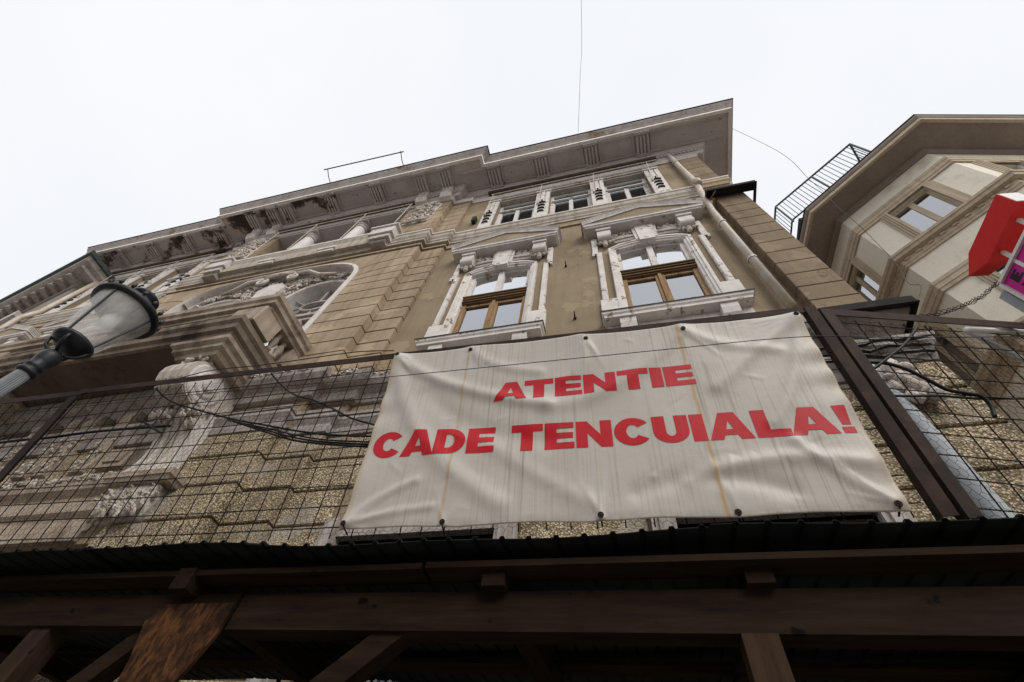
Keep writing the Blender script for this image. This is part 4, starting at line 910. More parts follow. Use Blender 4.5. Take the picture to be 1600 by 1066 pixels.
# ------------------------------------------------------------------ unseen house across the street, added to shade the walkway
ob = thing('unseen_shade_house', 'unseen beige house added across the road to shade the street', 'building', (-4, -20, 0))
mb = MB(); OW = [(-30 + 3.2 * i, -28.4 + 3.2 * i, z, z + 2.1) for i in range(18) for z in (1.2, 5.0)]
mb.holes(-34, 30, 0, 8.5, OW, -17.0, -16.6); mb.box(-34, 30, -24, -17.0, 0, 8.5); mb.build('wall', 'shade_house_render', ob)
MB().box(-34.4, 30.4, -24.4, -16.0, 8.5, 8.9).box(-34, 30, -16.6, -16.45, 4.2, 4.4).build('cornice', 'grey_moulding', ob)
for a, b, z0, z1 in OW:
    w = MB().box(a, a + .08, -16.8, -16.7, z0, z1).box(b - .08, b, -16.8, -16.7, z0, z1).box((a + b) / 2 - .04, (a + b) / 2 + .04, -16.8, -16.7, z0, z1).build('window', 'white_trim', ob)
    MB().box(a, b, -16.9, -16.89, z0, z1).build('pane', 'attic_glass', w)

# ------------------------------------------------------------------ timber walkway with its sheet roof
wk = thing('walkway_canopy', 'dark timber pavement walkway roofed with ribbed green metal sheets', 'canopy', (-1, -1.2, 0))
def edge_y(x): return -2.305 + .031 * (x + 1.0)
def edge_z(x): return 2.795 + .012 * math.sin(x * 2.1 + .5) + .008 * math.sin(x * 5.3)
def sheet(x0, x1, dz, yo):
    pitch = .118; prof = []; x = x0
    while x < x1 - .001:
        for dx, h in ((0, 0), (.082, 0), (.088, .013), (.104, .013), (.110, 0)): 
            if x + dx <= x1: prof.append((x + dx, h))
        x += pitch
    mb = MB(); n = len(prof); vs = []
    for k, (yy, dzz) in enumerate(((0, 0), (.9, .10), (2.1, .22))):
        for x, h in prof: vs.append((x, edge_y(x) + yo + yy, edge_z(x) * (1 if k == 0 else 1) + dz + h + dzz))
    vs += [(x, y, z - .004) for x, y, z in vs]; fs = []
    for k in range(2):
        for i in range(n - 1):
            a = k * n + i; fs.append((a, a + 1, a + n + 1, a + n)); b = a + 3 * n; fs.append((b, b + n, b + n + 1, b + 1))
    for i in range(n - 1): fs.append((i, i + 3 * n, i + 1 + 3 * n, i + 1))
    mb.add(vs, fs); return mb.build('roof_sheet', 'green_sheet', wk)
xs = [-6.2, -5.1, -4.0, -2.93, -1.86, -.79, .28, 1.35, 2.42, 3.5]; rr = random.Random(6)
for i in range(len(xs) - 1): sheet(xs[i], xs[i + 1] + .14, .004 * (i % 2) + rr.uniform(-.006, .006), rr.uniform(-.02, .02))
def timber(name, p, q, w, h, mat, up=(0, 0, 1)):
    p, q = Vector(p), Vector(q); d = (q - p).normalized(); upv = Vector(up); s = d.cross(upv).normalized(); t = s.cross(d).normalized(); m = MB(); vs = []
    for e in (p, q):
        for a, b in ((-1, -1), (1, -1), (1, 1), (-1, 1)): vs.append(e + s * a * w / 2 + t * b * h / 2)
    m.add(vs, [(3, 2, 1, 0), (4, 5, 6, 7), (0, 1, 5, 4), (1, 2, 6, 5), (2, 3, 7, 6), (3, 0, 4, 7)]); return m.build(name, mat, wk)
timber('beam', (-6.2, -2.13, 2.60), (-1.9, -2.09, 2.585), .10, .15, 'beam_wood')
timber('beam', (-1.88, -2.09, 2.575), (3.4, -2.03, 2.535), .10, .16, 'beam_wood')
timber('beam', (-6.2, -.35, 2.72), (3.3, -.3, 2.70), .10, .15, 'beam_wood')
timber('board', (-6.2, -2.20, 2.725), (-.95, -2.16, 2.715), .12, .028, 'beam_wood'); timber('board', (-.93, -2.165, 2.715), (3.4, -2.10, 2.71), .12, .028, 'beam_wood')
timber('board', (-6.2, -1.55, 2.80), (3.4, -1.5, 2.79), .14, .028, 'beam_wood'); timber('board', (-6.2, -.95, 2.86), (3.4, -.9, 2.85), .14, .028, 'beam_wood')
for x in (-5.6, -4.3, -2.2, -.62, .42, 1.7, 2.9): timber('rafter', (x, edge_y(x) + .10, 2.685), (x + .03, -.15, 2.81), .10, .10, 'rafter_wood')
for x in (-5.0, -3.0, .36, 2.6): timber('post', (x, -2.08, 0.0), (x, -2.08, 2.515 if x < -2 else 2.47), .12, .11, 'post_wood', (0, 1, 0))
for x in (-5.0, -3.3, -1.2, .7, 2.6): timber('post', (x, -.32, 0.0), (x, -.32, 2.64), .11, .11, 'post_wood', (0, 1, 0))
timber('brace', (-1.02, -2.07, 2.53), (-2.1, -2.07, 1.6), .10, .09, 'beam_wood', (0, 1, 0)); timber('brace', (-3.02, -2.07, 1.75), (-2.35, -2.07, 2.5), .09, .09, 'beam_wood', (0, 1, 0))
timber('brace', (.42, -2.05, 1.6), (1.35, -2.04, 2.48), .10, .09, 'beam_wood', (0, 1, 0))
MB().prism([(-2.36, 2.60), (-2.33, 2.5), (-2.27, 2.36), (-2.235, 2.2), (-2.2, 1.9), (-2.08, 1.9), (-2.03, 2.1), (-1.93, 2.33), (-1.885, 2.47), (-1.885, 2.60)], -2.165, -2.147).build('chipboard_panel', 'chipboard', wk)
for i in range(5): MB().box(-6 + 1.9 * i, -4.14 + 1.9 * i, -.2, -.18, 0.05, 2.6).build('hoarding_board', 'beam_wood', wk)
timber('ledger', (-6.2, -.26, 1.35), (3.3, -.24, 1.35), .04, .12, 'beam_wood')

# ------------------------------------------------------------------ leaning catch fence on the canopy
class Pl:
    def __init__(self, o, ang, lean=12.0):
        self.o = Vector(o); a = R(ang); self.u = Vector((math.cos(a), math.sin(a), 0)); inw = Vector((-math.sin(a), math.cos(a), 0))
        self.v = (Vector((0, 0, 1)) * math.cos(R(lean)) - inw * math.sin(R(lean))); self.n = self.u.cross(self.v)
        if self.n.y > 0: self.n = -self.n
    def p(self, u, v, d=0.0): return self.o + self.u * u + self.v * v + self.n * d
def bar(mb, pl, a, b, w, d, off=0.0):
    A, Bp = Vector(a), Vector(b); t = (Bp - A); l = t.length; t /= l; s = Vector((-t.y, t.x)); vs = []
    for e in (A, Bp):
        for k, dd in ((-1, off), (1, off), (1, off + d), (-1, off + d)): q = e + s * (w / 2) * k; vs.append(pl.p(q.x, q.y, dd))
    mb.add(vs, [(3, 2, 1, 0), (4, 5, 6, 7), (0, 1, 5, 4), (1, 2, 6, 5), (2, 3, 7, 6), (3, 0, 4, 7)])
def hexmesh(pl, u0, u1, v0, v1, a, off, r, rnd):
    mb = MB(); dx = a * math.sqrt(3); row = 0; v = v0
    def seg(p, q):
        P, Q = pl.p(*p), pl.p(*q); d = (Q - P).normalized(); s = d.cross(pl.n).normalized() * r; t = pl.n * r
        o = len(mb.v); mb.v += [tuple(P + s), tuple(P - s * .5 + t), tuple(P - s * .5 - t), tuple(Q + s), tuple(Q - s * .5 + t), tuple(Q - s * .5 - t)]
        mb.f += [[o, o + 1, o + 4, o + 3], [o + 1, o + 2, o + 5, o + 4], [o + 2, o, o + 3, o + 5]]
    def jit(p): 
        k = random.Random(int(p[0] * 5000) * 7919 + int(p[1] * 5000)); return (p[0] + k.uniform(-.005, .005), p[1] + k.uniform(-.005, .005), off + k.uniform(-.004, .004))
    while v < v1:
        u = u0 + (dx / 2 if row % 2 else 0)
        while u < u1:
            c = [(u, v), (u, v + a), (u + dx / 2, v + 1.5 * a), (u - dx / 2, v + 1.5 * a)]
            c = [(round(x, 4), round(z, 4)) for x, z in c]; j = [jit(p) for p in c]
            seg(j[0], j[1]); seg(j[1], j[2]); seg(j[1], j[3]); u += dx
        v += 1.5 * a; row += 1
    return mb
def fence(name, label, pl, u0, u1, h, posts, rails, dense):
    f = thing(name, label, 'fence', tuple(pl.p((u0 + u1) / 2, 0)), 'catch fence panels on the walkway roof')
    for (a, b, w) in rails:
        m = MB(); bar(m, pl, a, b, w, .006, .012); bar(m, pl, (a[0], a[1] + w / 2 - .003), (b[0], b[1] + w / 2 - .003), .006, .034, -.022); m.build('rail', 'rusty_iron', f)
    for (a, b, w) in posts:
        m = MB(); bar(m, pl, a, b, w, .006, .018); bar(m, pl, (a[0] - w / 2 + .003, a[1]), (b[0] - w / 2 + .003, b[1]), .006, .045, -.027); m.build('post', 'rusty_iron', f)
    rr = random.Random(len(name)); k = 0; u = u0 + .03
    while u < u1:
        q = rr.uniform(-.010, .010); m = MB().tube([tuple(pl.p(u + q, -.02, -.004)), tuple(pl.p(u + rr.uniform(-.014, .014), h * .5, -.004)), tuple(pl.p(u - q, h - .01, -.004))], .0030, 5); m.build('mesh_wire', 'wire_steel', f); u += .1165
    v = .03
    while v < h:
        q = rr.uniform(-.004, .004); n = 6; m = MB().tube([tuple(pl.p(u0 + (u1 - u0) * i / n, v + q + rr.uniform(-.007, .007), .002)) for i in range(n + 1)], .0030, 5); m.build('mesh_wire', 'wire_steel', f); v += .1135
    for (a, b) in dense:
        o = hexmesh(pl, a, b, -.02, h - .03, .022, -.016, .0008, rr).build('chicken_wire', 'wire_steel', f, False, 'stuff')
    return f
P1 = Pl((-1.38, -2.31, 2.825), 1.45); P1.o = P1.o + P1.v * .025 - P1.n * .035
P2 = Pl((1.185, -2.205, 2.85), 14.8); P2.v = Vector((-.03, -.208, .978)).normalized(); P2.n = P2.u.cross(P2.v).normalized()
if P2.n.y > 0: P2.n = -P2.n
fence('catch_fence', 'rusty steel mesh fence panel leaning out behind the white banner', P1, -4.4, 2.44, 1.16,
      [((-2.665, 1.13), (-2.665, -.02), .075), ((2.455, 1.16), (2.50, -.03), .055)], [((-4.4, 1.175), (-2.62, 1.165), .045), ((-2.66, 1.18), (2.43, 1.143), .045)], [(-4.3, .15), (.0, 2.40)])
fence('catch_fence', 'rusty steel mesh fence panel with white tube beside the pink sign', P2, .0, 2.3, 1.10,
      [((-.005, 1.135), (.01, -.03), .06), ((2.28, 1.13), (2.28, -.02), .06)], [((-.02, 1.125), (2.3, 1.125), .05)], [(.03, 2.25)])

# ------------------------------------------------------------------ banner
bn = thing('banner', 'dirty white vinyl banner with red capital letters tied to the mesh fence', 'banner', tuple(P1.p(1.19, 0, .03)))
def bez(a, b, c, n=10): return [tuple((1 - t) ** 2 * p + 2 * t * (1 - t) * q + t * t * r for p, q, r in zip(a, b, c)) for t in [i / n for i in range(n + 1)]]
FOLDS = [(bez((.02, 1.14), (.36, .80), (1.0, .64)), .030, .055), (bez((.02, 1.10), (.22, .42), (.78, .10)), .024, .07), (bez((1.0, .64), (1.35, .60), (1.76, 1.08)), .020, .07),
         (bez((2.36, 1.08), (2.12, .90), (1.86, .66)), .022, .06), (bez((2.36, 1.06), (2.22, .62), (2.05, .42)), .016, .05), (bez((1.62, .16), (1.95, .30), (2.32, .20)), .020, .05),
         (bez((1.40, .12), (1.70, .24), (2.0, .10)), -.018, .06), (bez((.52, 1.13), (.62, .95), (.95, .88)), .016, .05), (bez((1.2, 1.12), (1.25, .95), (1.1, .80)), .012, .06),
         (bez((.70, .42), (.95, .22), (1.2, .08)), .014, .06), (bez((.02, .03), (.12, .16), (.34, .24)), .018, .035), (bez((.02, .03), (.2, .08), (.45, .10)), .014, .03),
         (bez((2.34, .03), (2.2, .14), (2.1, .32)), .016, .035), (bez((1.77, 1.10), (1.9, .92), (2.2, .86)), .014, .05), (bez((.30, .80), (.5, .5), (1.0, .42)), -.016, .08)]
_cr = random.Random(21); CR_ = []
for u0, v0 in ((.02, 1.14), (.515, 1.115), (1.23, 1.095), (1.775, 1.075), (2.36, 1.085), (.03, .022), (.52, .018), (1.235, .018), (1.78, .012), (2.345, .015)):
    base = math.atan2(.56 - v0, 1.2 - u0) if u0 in (.02, 2.36, .03, 2.345) else (math.pi * 1.5 if v0 > .5 else math.pi * .5)
    for k in range(4):
        a = base + _cr.uniform(-.7, .7); l = _cr.uniform(.10, .34); CR_.append((u0, v0, math.cos(a), math.sin(a), l, _cr.uniform(.003, .008), _cr.uniform(.008, .016)))
for k in range(46):
    a = _cr.uniform(-.5, .5) + (_cr.choice((.6, 2.5))); CR_.append((_cr.uniform(.05, 2.3), _cr.choice((_cr.uniform(.03, .3), _cr.uniform(.03, 1.1))), math.cos(a), math.sin(a), _cr.uniform(.05, .2), _cr.uniform(-.004, .005), _cr.uniform(.008, .018)))
def CREASE(u, v):
    d = 0.0
    for u0, v0, cx, cy, l, amp, w in CR_:
        x, y = u - u0, v - v0; t = x * cx + y * cy
        if t < -.02 or t > l: continue
        s = -x * cy + y * cx
        if abs(s) > 3 * w: continue
        f = 1 - abs(2 * t / l - 1) if v0 not in (.022, .018) else 1 - t / l; d += amp * max(0, f) * math.exp(-(s / w) ** 2)
    return d
def fold(u, v):
    d = 0.0
    for pts, amp, w in FOLDS:
        w *= .72
        m = 1e9
        for (a, b), (c_, d_) in zip(pts, pts[1:]):
            ex, ey = c_ - a, d_ - b; t = ((u - a) * ex + (v - b) * ey) / (ex * ex + ey * ey); t = 0 if t < 0 else (1 if t > 1 else t); q = (u - a - ex * t) ** 2 + (v - b - ey * t) ** 2
            if q < m: m = q
        if m < 9 * w * w: d += amp * math.exp(-m / (w * w))
    d += CREASE(u, v)
    for e, k in ((u, 26), (2.38 - u, 31)):
        if e < .25: d += .010 * math.sin(v * k + 1.3 * math.sin(v * 9)) * math.exp(-e / .07)
    if v < .2: d += .006 * math.sin(u * 17 + math.sin(u * 5) * 2) * math.exp(-v / .07)
    d += .006 * math.sin(u * 3.1 + 1) * math.sin(v * 4) + .0025 * math.sin(u * 11 + v * 7)
    return d
def cloth(u, v, e=0.0): return P1.p(u, v, .030 + .52 * fold(u, v) + e)
NU, NV = 300, 144; c = MB(); c.uv = []
def vtop(s): return 1.162 - .050 * s - .012 * abs(math.sin(s * math.pi * 4))
def vbot(s): return .0 - .013 * s + .010 * abs(math.sin(s * math.pi * 4))
for j in range(NV + 1):
    for i in range(NU + 1):
        s, t = i / NU, j / NV; uu = -.002 + 2.382 * s
        if s < .06: uu += .010 * math.sin(t * math.pi) * (1 - s / .06) ** 2
        v = vbot(s) + (vtop(s) - vbot(s)) * t; c.v.append(tuple(cloth(uu, v))); c.uv.append((uu, v))
c.f = [[j * (NU + 1) + i, j * (NU + 1) + i + 1, (j + 1) * (NU + 1) + i + 1, (j + 1) * (NU + 1) + i] for j in range(NV) for i in range(NU)]
sheet_o = c.build('cloth', 'banner_vinyl', bn, True)
so = sheet_o.modifiers.new('thick', 'SOLIDIFY'); so.thickness = .0015; so.offset = -1
def ring(cx, cy, ro, ri, t0, t1, n=14, rx=1.0): return [[(cx + rx * ro * math.cos(a), cy + ro * math.sin(a)), (cx + rx * ro * math.cos(b), cy + ro * math.sin(b)), (cx + rx * ri * math.cos(b), cy + ri * math.sin(b)), (cx + rx * ri * math.cos(a), cy + ri * math.sin(a))] for a, b in [(R(t0 + (t1 - t0) * i / n), R(t0 + (t1 - t0) * (i + 1) / n)) for i in range(n)]]
def rc(x0, z0, x1, z1): return [(x0, z0), (x1, z0), (x1, z1), (x0, z1)]
GLY = {
 'A': (1.02, [[(0, 0), (.31, 0), (.365, .16), (.425, .37), (.51, .70), (.51, 1), (.325, 1)], [(1.02, 0), (.695, 1), (.51, 1), (.51, .70), (.595, .37), (.655, .16), (.71, 0)], [(.365, .16), (.655, .16), (.595, .37), (.425, .37)]]),
 'T': (.88, [rc(0, .73, .88, 1), rc(.275, 0, .605, .73)]),
 'E': (.80, [rc(0, 0, .33, 1), rc(.33, 0, .80, .235), rc(.33, .39, .77, .61), rc(.33, .77, .79, 1)]),
 'N': (.94, [rc(0, 0, .30, 1), rc(.64, 0, .94, 1), [(.30, 1), (.30, .54), (.64, 0), (.64, .46)]]),
 'I': (.33, [rc(0, 0, .33, 1)]),
 'L': (.77, [rc(0, 0, .33, 1), rc(.33, 0, .77, .255)]),
 'U': (.88, [rc(0, .42, .32, 1), rc(.56, .42, .88, 1)] + [[(.44 + .44 * math.cos(a), .42 + .43 * math.sin(a)), (.44 + .44 * math.cos(b), .42 + .43 * math.sin(b)), (.44 + .12 * math.cos(b), .42 + .18 * math.sin(b)), (.44 + .12 * math.cos(a), .42 + .18 * math.sin(a))] for a, b in [(R(180 + 15 * i), R(195 + 15 * i)) for i in range(12)]]),
 'C': (.93, [[(.475 + .475 * math.cos(a), .5 + .515 * math.sin(a)), (.475 + .475 * math.cos(b), .5 + .515 * math.sin(b)), (.475 + .16 * math.cos(b), .5 + .25 * math.sin(b)), (.475 + .16 * math.cos(a), .5 + .25 * math.sin(a))] for a, b in [(R(35 + 14.5 * i), R(35 + 14.5 * (i + 1))) for i in range(20)]]),
 'D': (.90, [rc(0, 0, .32, 1), rc(.32, 0, .40, .24), rc(.32, .76, .40, 1)] + [[(.40 + .50 * math.cos(a), .5 + .5 * math.sin(a)), (.40 + .50 * math.cos(b), .5 + .5 * math.sin(b)), (.40 + .18 * math.cos(b), .5 + .26 * math.sin(b)), (.40 + .18 * math.cos(a), .5 + .26 * math.sin(a))] for a, b in [(R(-90 + 15 * i), R(-75 + 15 * i)) for i in range(12)]]),
 '!': (.30, [[(.06, .30), (.24, .30), (.30, 1), (0, 1)], rc(.02, 0, .28, .22)])}
def clip(poly, ax, val, keep_less):
    out = []; n = len(poly)
    for i in range(n):
        a, b = poly[i], poly[(i + 1) % n]; ia = (a[ax] <= val) == keep_less or a[ax] == val; ib = (b[ax] <= val) == keep_less or b[ax] == val
        if ia: out.append(a)
        if ia != ib:
            t = (val - a[ax]) / (b[ax] - a[ax]); out.append(tuple(p + (q - p) * t for p, q in zip(a, b)))
    return out
def text(st, u0, u1, base, top, names=True):
    gap = .05; sp = .36; wtot = sum(GLY[ch][0] if ch != ' ' else sp for ch in st) + gap * (len(st) - 1); k = (u1 - u0) / wtot; x = 0
    kern = lambda i: -.13 if st[i:i + 2] in ('AT', 'TA') else (-.06 if st[i:i + 2] in ('CA', 'AD', 'LA') else 0)
    wtot += sum(kern(i) for i in range(len(st))); k = (u1 - u0) / wtot
    for ic, ch in enumerate(st):
        if ch == ' ': x += sp + gap; continue
        w, pieces = GLY[ch]; m = MB(); m.uv = []
        for pc in pieces:
            P = []
            for a, b in pc:
                u = u0 + (x + a) * k; z0 = base(u); P.append((u, z0 + b * (top(u) - z0)))
            us = [p[0] for p in P]; g = .0125; i0, i1 = math.floor(min(us) / g), math.ceil(max(us) / g)
            for i in range(i0, i1):
                q = clip(clip(P, 0, i * g, False), 0, (i + 1) * g, True)
                if len(q) < 3: continue
                vs_ = [p[1] for p in q]
                for j in range(math.floor(min(vs_) / g), math.ceil(max(vs_) / g)):
                    r_ = clip(clip(q, 1, j * g, False), 1, (j + 1) * g, True)
                    if len(r_) < 3: continue
                    o = len(m.v)
                    for p in r_: m.v.append(tuple(cloth(p[0], p[1], .0016))); m.uv.append(p)
                    m.f.append(list(range(o, o + len(r_))))
        m.build('letter', 'banner_ink', bn, True); x += w + gap + kern(ic)
text('ATENTIE', .700, 1.765, lambda u: .686, lambda u: .818)
text('CADE TENCUIALA!', .042, 2.352, lambda u: .386 - .020 * u, lambda u: .545 - .026 * u)
EYE = [(.02, 1.14), (.515, 1.115), (1.23, 1.095), (1.775, 1.075), (2.36, 1.085), (.03, .022), (.52, .018), (1.235, .018), (1.78, .012), (2.345, .015)]
for u, v in EYE:
    p = cloth(u, v, .003); m = MB(); pts = [tuple(p + (P1.u * math.cos(t) + P1.v * math.sin(t)) * .010) for t in [2 * math.pi * i / 12 for i in range(13)]]; m.tube(pts, .004, 6, False)
    o = m.build('eyelet', 'rusty_iron', bn, True)
    q = P1.p(u, v + (.04 if v > .5 else -.03), .0); MB().tube([tuple(p), tuple((p + q) / 2 + P1.n * .012), tuple(q)], .004, 5).ball(tuple(p), .006).build('tie', 'cable_black', o)

# ------------------------------------------------------------------ street lamp
LX, LY = -3.643, -3.03
lp = thing('street_lamp', 'old style street lamp with tapered glass lantern on a fluted grey pole', 'street lamp', (LX, LY, 0))
m = MB(); n = 24; prof = [(0, .16), (.35, .16), (.40, .11), (.9, .085), (1.0, .065), (3.62, .044)]
vs = []; fs = []
for z, r in prof:
    for k in range(n * 2): t = math.pi * k / n; q = r * (1 if k % 2 else .86); vs.append((LX + q * math.cos(t), LY + q * math.sin(t), z))
for i in range(len(prof) - 1):
    for k in range(n * 2): fs.append((i * 2 * n + k, i * 2 * n + (k + 1) % (2 * n), (i + 1) * 2 * n + (k + 1) % (2 * n), (i + 1) * 2 * n + k))
m.add(vs, fs); m.build('pole', 'lamp_pole_paint', lp)
MB().lathe([(.046, 3.60), (.058, 3.61), (.060, 3.63), (.050, 3.64), (.048, 3.65), (.056, 3.66), (.057, 3.675), (.050, 3.69), (.056, 3.72), (.064, 3.765), (.062, 3.80), (.045, 3.825), (.03, 3.84)], LX, LY, 24).build('capital', 'lamp_iron', lp, True)
cr2 = MB()
for k in range(4):
    t = R(45 + 90 * k); c0, s0 = math.cos(t), math.sin(t); cr2.tube([(LX + r * c0, LY + r * s0, z) for r, z in ((.02, 3.83), (.06, 3.835), (.10, 3.86), (.115, 3.90), (.12, 3.93))], .012, 6)
cr2.build('cradle', 'lamp_iron', lp, True)
MB().lathe([(.03, 3.89), (.08, 3.90), (.118, 3.925), (.133, 3.945), (.133, 3.965), (.118, 3.968), (.05, 3.95)], LX, LY, 28).build('lantern_base', 'lamp_iron', lp, True)
NP_ = 4
lgm = MB(); nn = 32; vs = []; fs = []
for z, r in ((3.966, .122), (4.2, .172), (4.40, .217)):
    for k in range(nn): t = 2 * math.pi * k / nn; vs.append((LX + r * math.cos(t), LY + r * math.sin(t), z))
for i in range(2):
    for k in range(nn): fs.append((i * nn + k, i * nn + (k + 1) % nn, (i + 1) * nn + (k + 1) % nn, (i + 1) * nn + k))
lgm.add(vs, fs).build('lantern_glass', 'lamp_glass', lp, True)
for k in range(4):
    t = R(-62 + 90 * k); MB().tube([(LX + .128 * math.cos(t), LY + .128 * math.sin(t), 3.96), (LX + .222 * math.cos(t), LY + .222 * math.sin(t), 4.40)], .0075, 6).build('glazing_bar', 'lamp_iron', lp)
MB().lathe([(.212, 4.385), (.245, 4.39), (.25, 4.42), (.238, 4.44), (.215, 4.44), (.205, 4.40)], LX, LY, 32).build('crown_ring', 'lamp_iron', lp, True)
for k in range(16):
    t = 2 * math.pi * k / 16; x, y = LX + .236 * math.cos(t), LY + .236 * math.sin(t); MB().ball((x, y, 4.468), (.016, .016, .024), 7, 5).ball((x, y, 4.495), .008, 6, 4).build('cresting', 'lamp_iron', lp, True)
MB().lathe([(.225, 4.43), (.20, 4.47), (.13, 4.53), (.085, 4.56), (.085, 4.585), (.11, 4.60), (.105, 4.625), (.05, 4.65), (.02, 4.66), (.012, 4.68), (.018, 4.70), (.004, 4.72)], LX, LY, 28).build('lantern_roof', 'lamp_iron', lp, True)
MB().lathe([(.025, 4.40), (.19, 4.385), (.17, 4.40), (.05, 4.42)], LX, LY, 24).build('reflector', 'white_enamel', lp, True)
MB().lathe([(.02, 4.36), (.03, 4.34), (.055, 4.28), (.05, 4.22), (.025, 4.185), (.005, 4.18)], LX, LY, 18).build('bulb', 'white_enamel', lp, True)

# ------------------------------------------------------------------ projecting signs by the right fence panel
US = Vector((-.12, .993, 0)); XS = Vector((.993, .12, 0)); PS = Vector((2.642, -1.913, 4.82))
def sp(a, z, d=0.0): return tuple(PS + US * a + XS * d + Vector((0, 0, z - 4.82)))
def slab(poly, d0, d1):
    n = len(poly); m = MB(); m.add([sp(a, z, d0) for a, z in poly] + [sp(a, z, d1) for a, z in poly], [list(range(n - 1, -1, -1)), list(range(n, 2 * n))] + [(i, (i + 1) % n, (i + 1) % n + n, i + n) for i in range(n)]); return m
ar = thing('arrow_sign', 'red arrow shaped box sign above the pink sign panel', 'sign', sp(-.25, 4.95, .05))
slab([(-.535, 4.962), (-.105, 4.962), (.05, 5.058), (-.098, 5.148), (-.535, 5.140)], 0, .13).build('arrow_body', 'red_paint', ar)
slab([(-.538, 4.97), (-.5352, 4.97), (-.5352, 5.132), (-.538, 5.132)], .006, .124).build('end_cap', 'white_enamel', ar)
for a in (-.42, -.19): slab([(a, 4.80), (a + .022, 4.80), (a + .022, 4.962), (a, 4.962)], .05, .075).build('strut', 'white_enamel', ar)
pk = thing('panel_sign', 'magenta sign panel with dark lettering in a white frame', 'sign', sp(-.3, 4.2, .05))
zb, zt, a0, a1 = 4.12, 4.80, -.80, -.02
slab([(a0, zb), (a1, zb), (a1, zt), (a0, zt)], .02, .10).build('panel', 'magenta_print', pk)
for p in ([(a0, zt), (a1 + .02, zt), (a1 + .02, zt + .022), (a0, zt + .022)], [(a1, zb), (a1 + .022, zb), (a1 + .022, zt - .001), (a1, zt - .001)], [(a0, zb - .022), (a1 + .02, zb - .022), (a1 + .02, zb - .001), (a0, zb - .001)], [(a0 - .022, zb), (a0 - .001, zb), (a0 - .001, zt), (a0 - .022, zt)]): slab(p, .0, .12).build('frame', 'white_enamel', pk)
slab([(.03, 4.25), (.09, 4.25), (.09, 4.79), (.03, 4.79)], .03, .09).build('mount', 'grey_pipe', pk)
slab([(-.20, 4.62), (-.178, 4.62), (-.178, 4.80), (-.20, 4.80)], .012, .0195).build('strap', 'white_enamel', pk)
# lettering runs down the panel, turned on its side
def turned(polys, a, z, h, w):
    m = MB()
    for pc in polys:
        P = [(a - h * b, z - w * c_) for c_, b in pc]; n = len(P); m.add([sp(x, y, .018) for x, y in P], [list(range(n))])
    m.build('letter', 'print_dark', pk)
turned([rc(0, 0, .9, .56), rc(0, .56, .2, .95), rc(.34, .56, .56, .82), rc(.7, .56, .9, 1)], -.07, 4.775, .075, .085)
turned([[(.0, 1), (.9, 1), (.58, .53), (.32, .53)], [(.32, .46), (.58, .46), (.9, 0), (.0, 0)]], -.07, 4.685, .075, .085)
turned(GLY['C'][1], -.07, 4.595, .075, .085)
turned([[(.12, 0), (.8, 0), (1, .2), (1, .8), (.8, 1), (.2, 1), (0, .8), (0, .15)]], -.15, 4.625, .10, .12)
MB().tube([(1.774, -2.30, 3.835), (2.64, -1.90, 4.20)], .017, 10).build('support_tube', 'white_enamel', pk, True)
MB().tube([(1.774, -2.30, 3.84), (2.60, -1.62, 4.10)], .017, 10).build('support_tube', 'white_enamel', pk, True)
slab([(.03, 4.15), (.06, 4.15), (.06, 4.26), (.03, 4.26)], .03, .06).build('tube_clamp', 'white_enamel', pk)

# ------------------------------------------------------------------ cables
def cable(label, pts, r, name='cable', mat='cable_black', cat='cable', smooth=True):
    P = [Vector(p) for p in pts]; out = []
    for i in range(len(P) - 1):
        a, b, c_, d = P[max(i - 1, 0)], P[i], P[i + 1], P[min(i + 2, len(P) - 1)]
        for k in range(6):
            t = k / 6; out.append(.5 * ((2 * b) + (c_ - a) * t + (2 * a - 5 * b + 4 * c_ - d) * t * t + (3 * b - a - 3 * c_ + d) * t ** 3))
    out.append(P[-1]); o = MB().tube([tuple(p) for p in out], r, 6).build(name, mat, None, True); tag(o, label, cat); return o
cable('thin black wire stretched across the face of the white banner', [(-4.742, -2.649, 3.761), (-2.78, -2.6, 3.762), (-1.501, -2.569, 3.72), (.138, -2.53, 3.688), (.889, -2.505, 3.68), (1.267, -2.471, 3.636), (1.777, -2.438, 3.56), (3.2, -2.3, 3.45)], .0022)
cable('slack black cable drooping behind the mesh towards the banner edge', [(-3.347, -2.545, 4.001), (-3.114, -2.509, 3.859), (-2.789, -2.476, 3.744), (-2.461, -2.446, 3.64), (-2.189, -2.424, 3.57), (-1.903, -2.401, 3.498), (-1.643, -2.384, 3.449), (-1.2, -2.36, 3.40)], .0065)
cable('black cable hanging from the fence top rail to the banner edge', [(-2.339, -2.537, 3.989), (-2.199, -2.508, 3.869), (-2.059, -2.484, 3.774), (-1.895, -2.467, 3.713), (-1.694, -2.44, 3.612), (-1.555, -2.421, 3.537), (-1.3, -2.39, 3.45)], .006)
for k in range(3):
    cable(('uppermost', 'middle', 'lowest')[k] + ' black cable of the sagging bundle left of the banner', [(-2.5 - .02 * k, -2.428, 3.65 + .01 * k), (-2.197, -2.403, 3.568 - .014 * k), (-1.953, -2.381, 3.495 - .02 * k), (-1.702, -2.362, 3.438 - .016 * k), (-1.3, -2.34, 3.39 - .02 * k)], .005 + .001 * k)['group'] = 'bundle of cables behind the fence'
cable('thick black cable running level behind the mesh under the street lamp', [(-5.2, -2.48, 3.67), (-4.556, -2.466, 3.673), (-4.362, -2.461, 3.68), (-4.079, -2.454, 3.675), (-3.723, -2.447, 3.69), (-3.372, -2.439, 3.686), (-3.013, -2.428, 3.677)], .010)
cable('short frayed cable end pointing at the scroll bracket', [(-3.288, -2.493, 3.717), (-3.164, -2.479, 3.664), (-2.985, -2.456, 3.577)], .008)
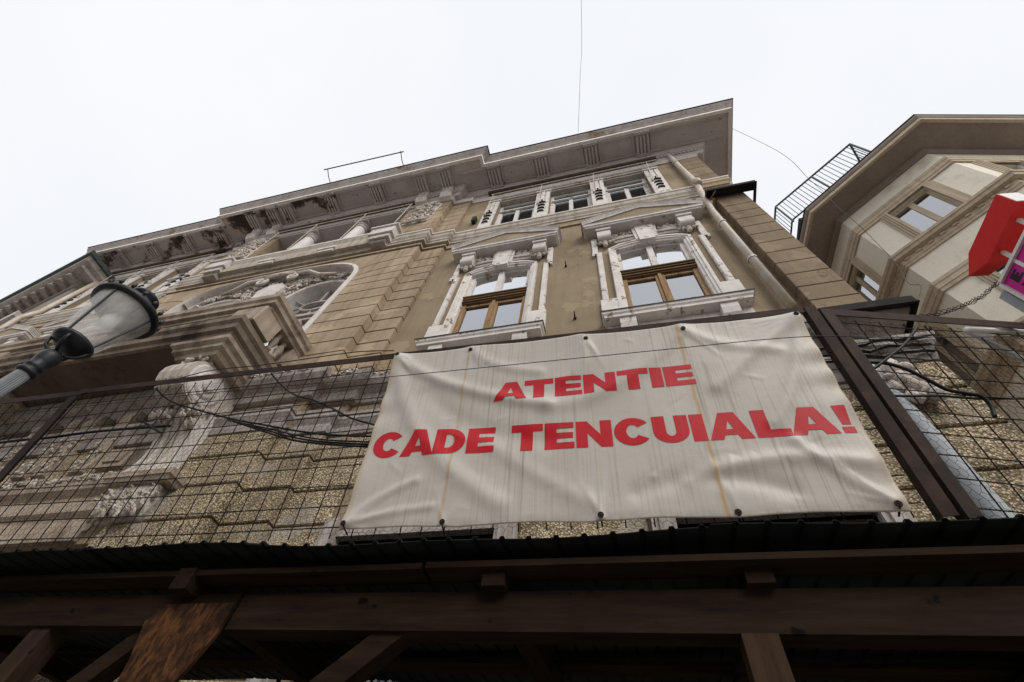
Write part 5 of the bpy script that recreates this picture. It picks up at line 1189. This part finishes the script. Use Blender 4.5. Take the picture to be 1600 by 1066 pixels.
cable('thin cable looping along the fence top rail towards the balcony', [(-3.4, -2.56, 4.0), (-2.9, -2.60, 4.045), (-2.5, -2.585, 4.05), (-2.2, -2.585, 4.04), (-1.7, -2.57, 4.06), (-1.4, -2.56, 4.02)], .0035)
cable('thick black cable curving down behind the right fence mesh', [(1.194, -2.35, 3.609), (1.249, -2.34, 3.613), (1.303, -2.33, 3.598), (1.364, -2.31, 3.567), (1.414, -2.29, 3.509), (1.471, -2.26, 3.461), (1.542, -2.24, 3.444), (1.601, -2.22, 3.436), (1.614, -2.2, 3.388), (1.595, -2.19, 3.331)], .009)
cable('black cable rising to the right across the right fence mesh', [(1.185, -2.32, 3.393), (1.301, -2.29, 3.406), (1.419, -2.26, 3.423), (1.527, -2.23, 3.426), (1.637, -2.2, 3.435), (2.0, -2.1, 3.5)], .006)
cable('black strap running diagonally up to the right fence rail', [(1.201, -2.35, 3.551), (1.306, -2.355, 3.625), (1.419, -2.36, 3.71), (1.528, -2.37, 3.82)], .0075)
tw = MB(); pts = [(1.56, -2.335, 3.96), (1.75, -2.27, 4.05), (2.0, -2.19, 4.21), (2.3, -2.06, 4.48), (2.62, -1.95, 4.79)]
for k in range(4):
    q = []; rr = random.Random(k)
    for i in range(33):
        t = i / 32 * 4; j = min(3, int(t)); a, b = Vector(pts[j]), Vector(pts[j + 1]); q.append(a.lerp(b, t - j) + Vector((0, .013 * math.sin(i * 1.2 + 1.6 * k), .015 * math.cos(i * 1.2 + 1.6 * k) + rr.uniform(-.008, .008))))
    tw.tube([tuple(p) for p in q], .0022, 5)
tag(tw.build('tie_wire', 'wire_steel', None, True), 'twisted black tie wire strung between the pink sign and the fence', 'wire')
cable('fine overhead wire rising from the palace eave into the white sky', [(-.126, -1.30, 18.82), (.2, -2.9, 19.4), (.583, -5.055, 20.5), (1.6, -16.2, 8.8)], .006)
cable('slack thin wire hanging from the palace eave past the cream house', [(4.5, -.55, 18.8), (5.53, .145, 17.605), (5.785, .392, 16.515), (5.853, .662, 15.455), (5.881, .82, 14.417), (5.767, .872, 13.461), (5.719, .916, 12.453), (5.696, 1.076, 11.341), (5.467, .992, 10.439), (5.175, .891, 9.569), (4.892, .552, 8.828), (3.66, .1, 7.15)], .006)
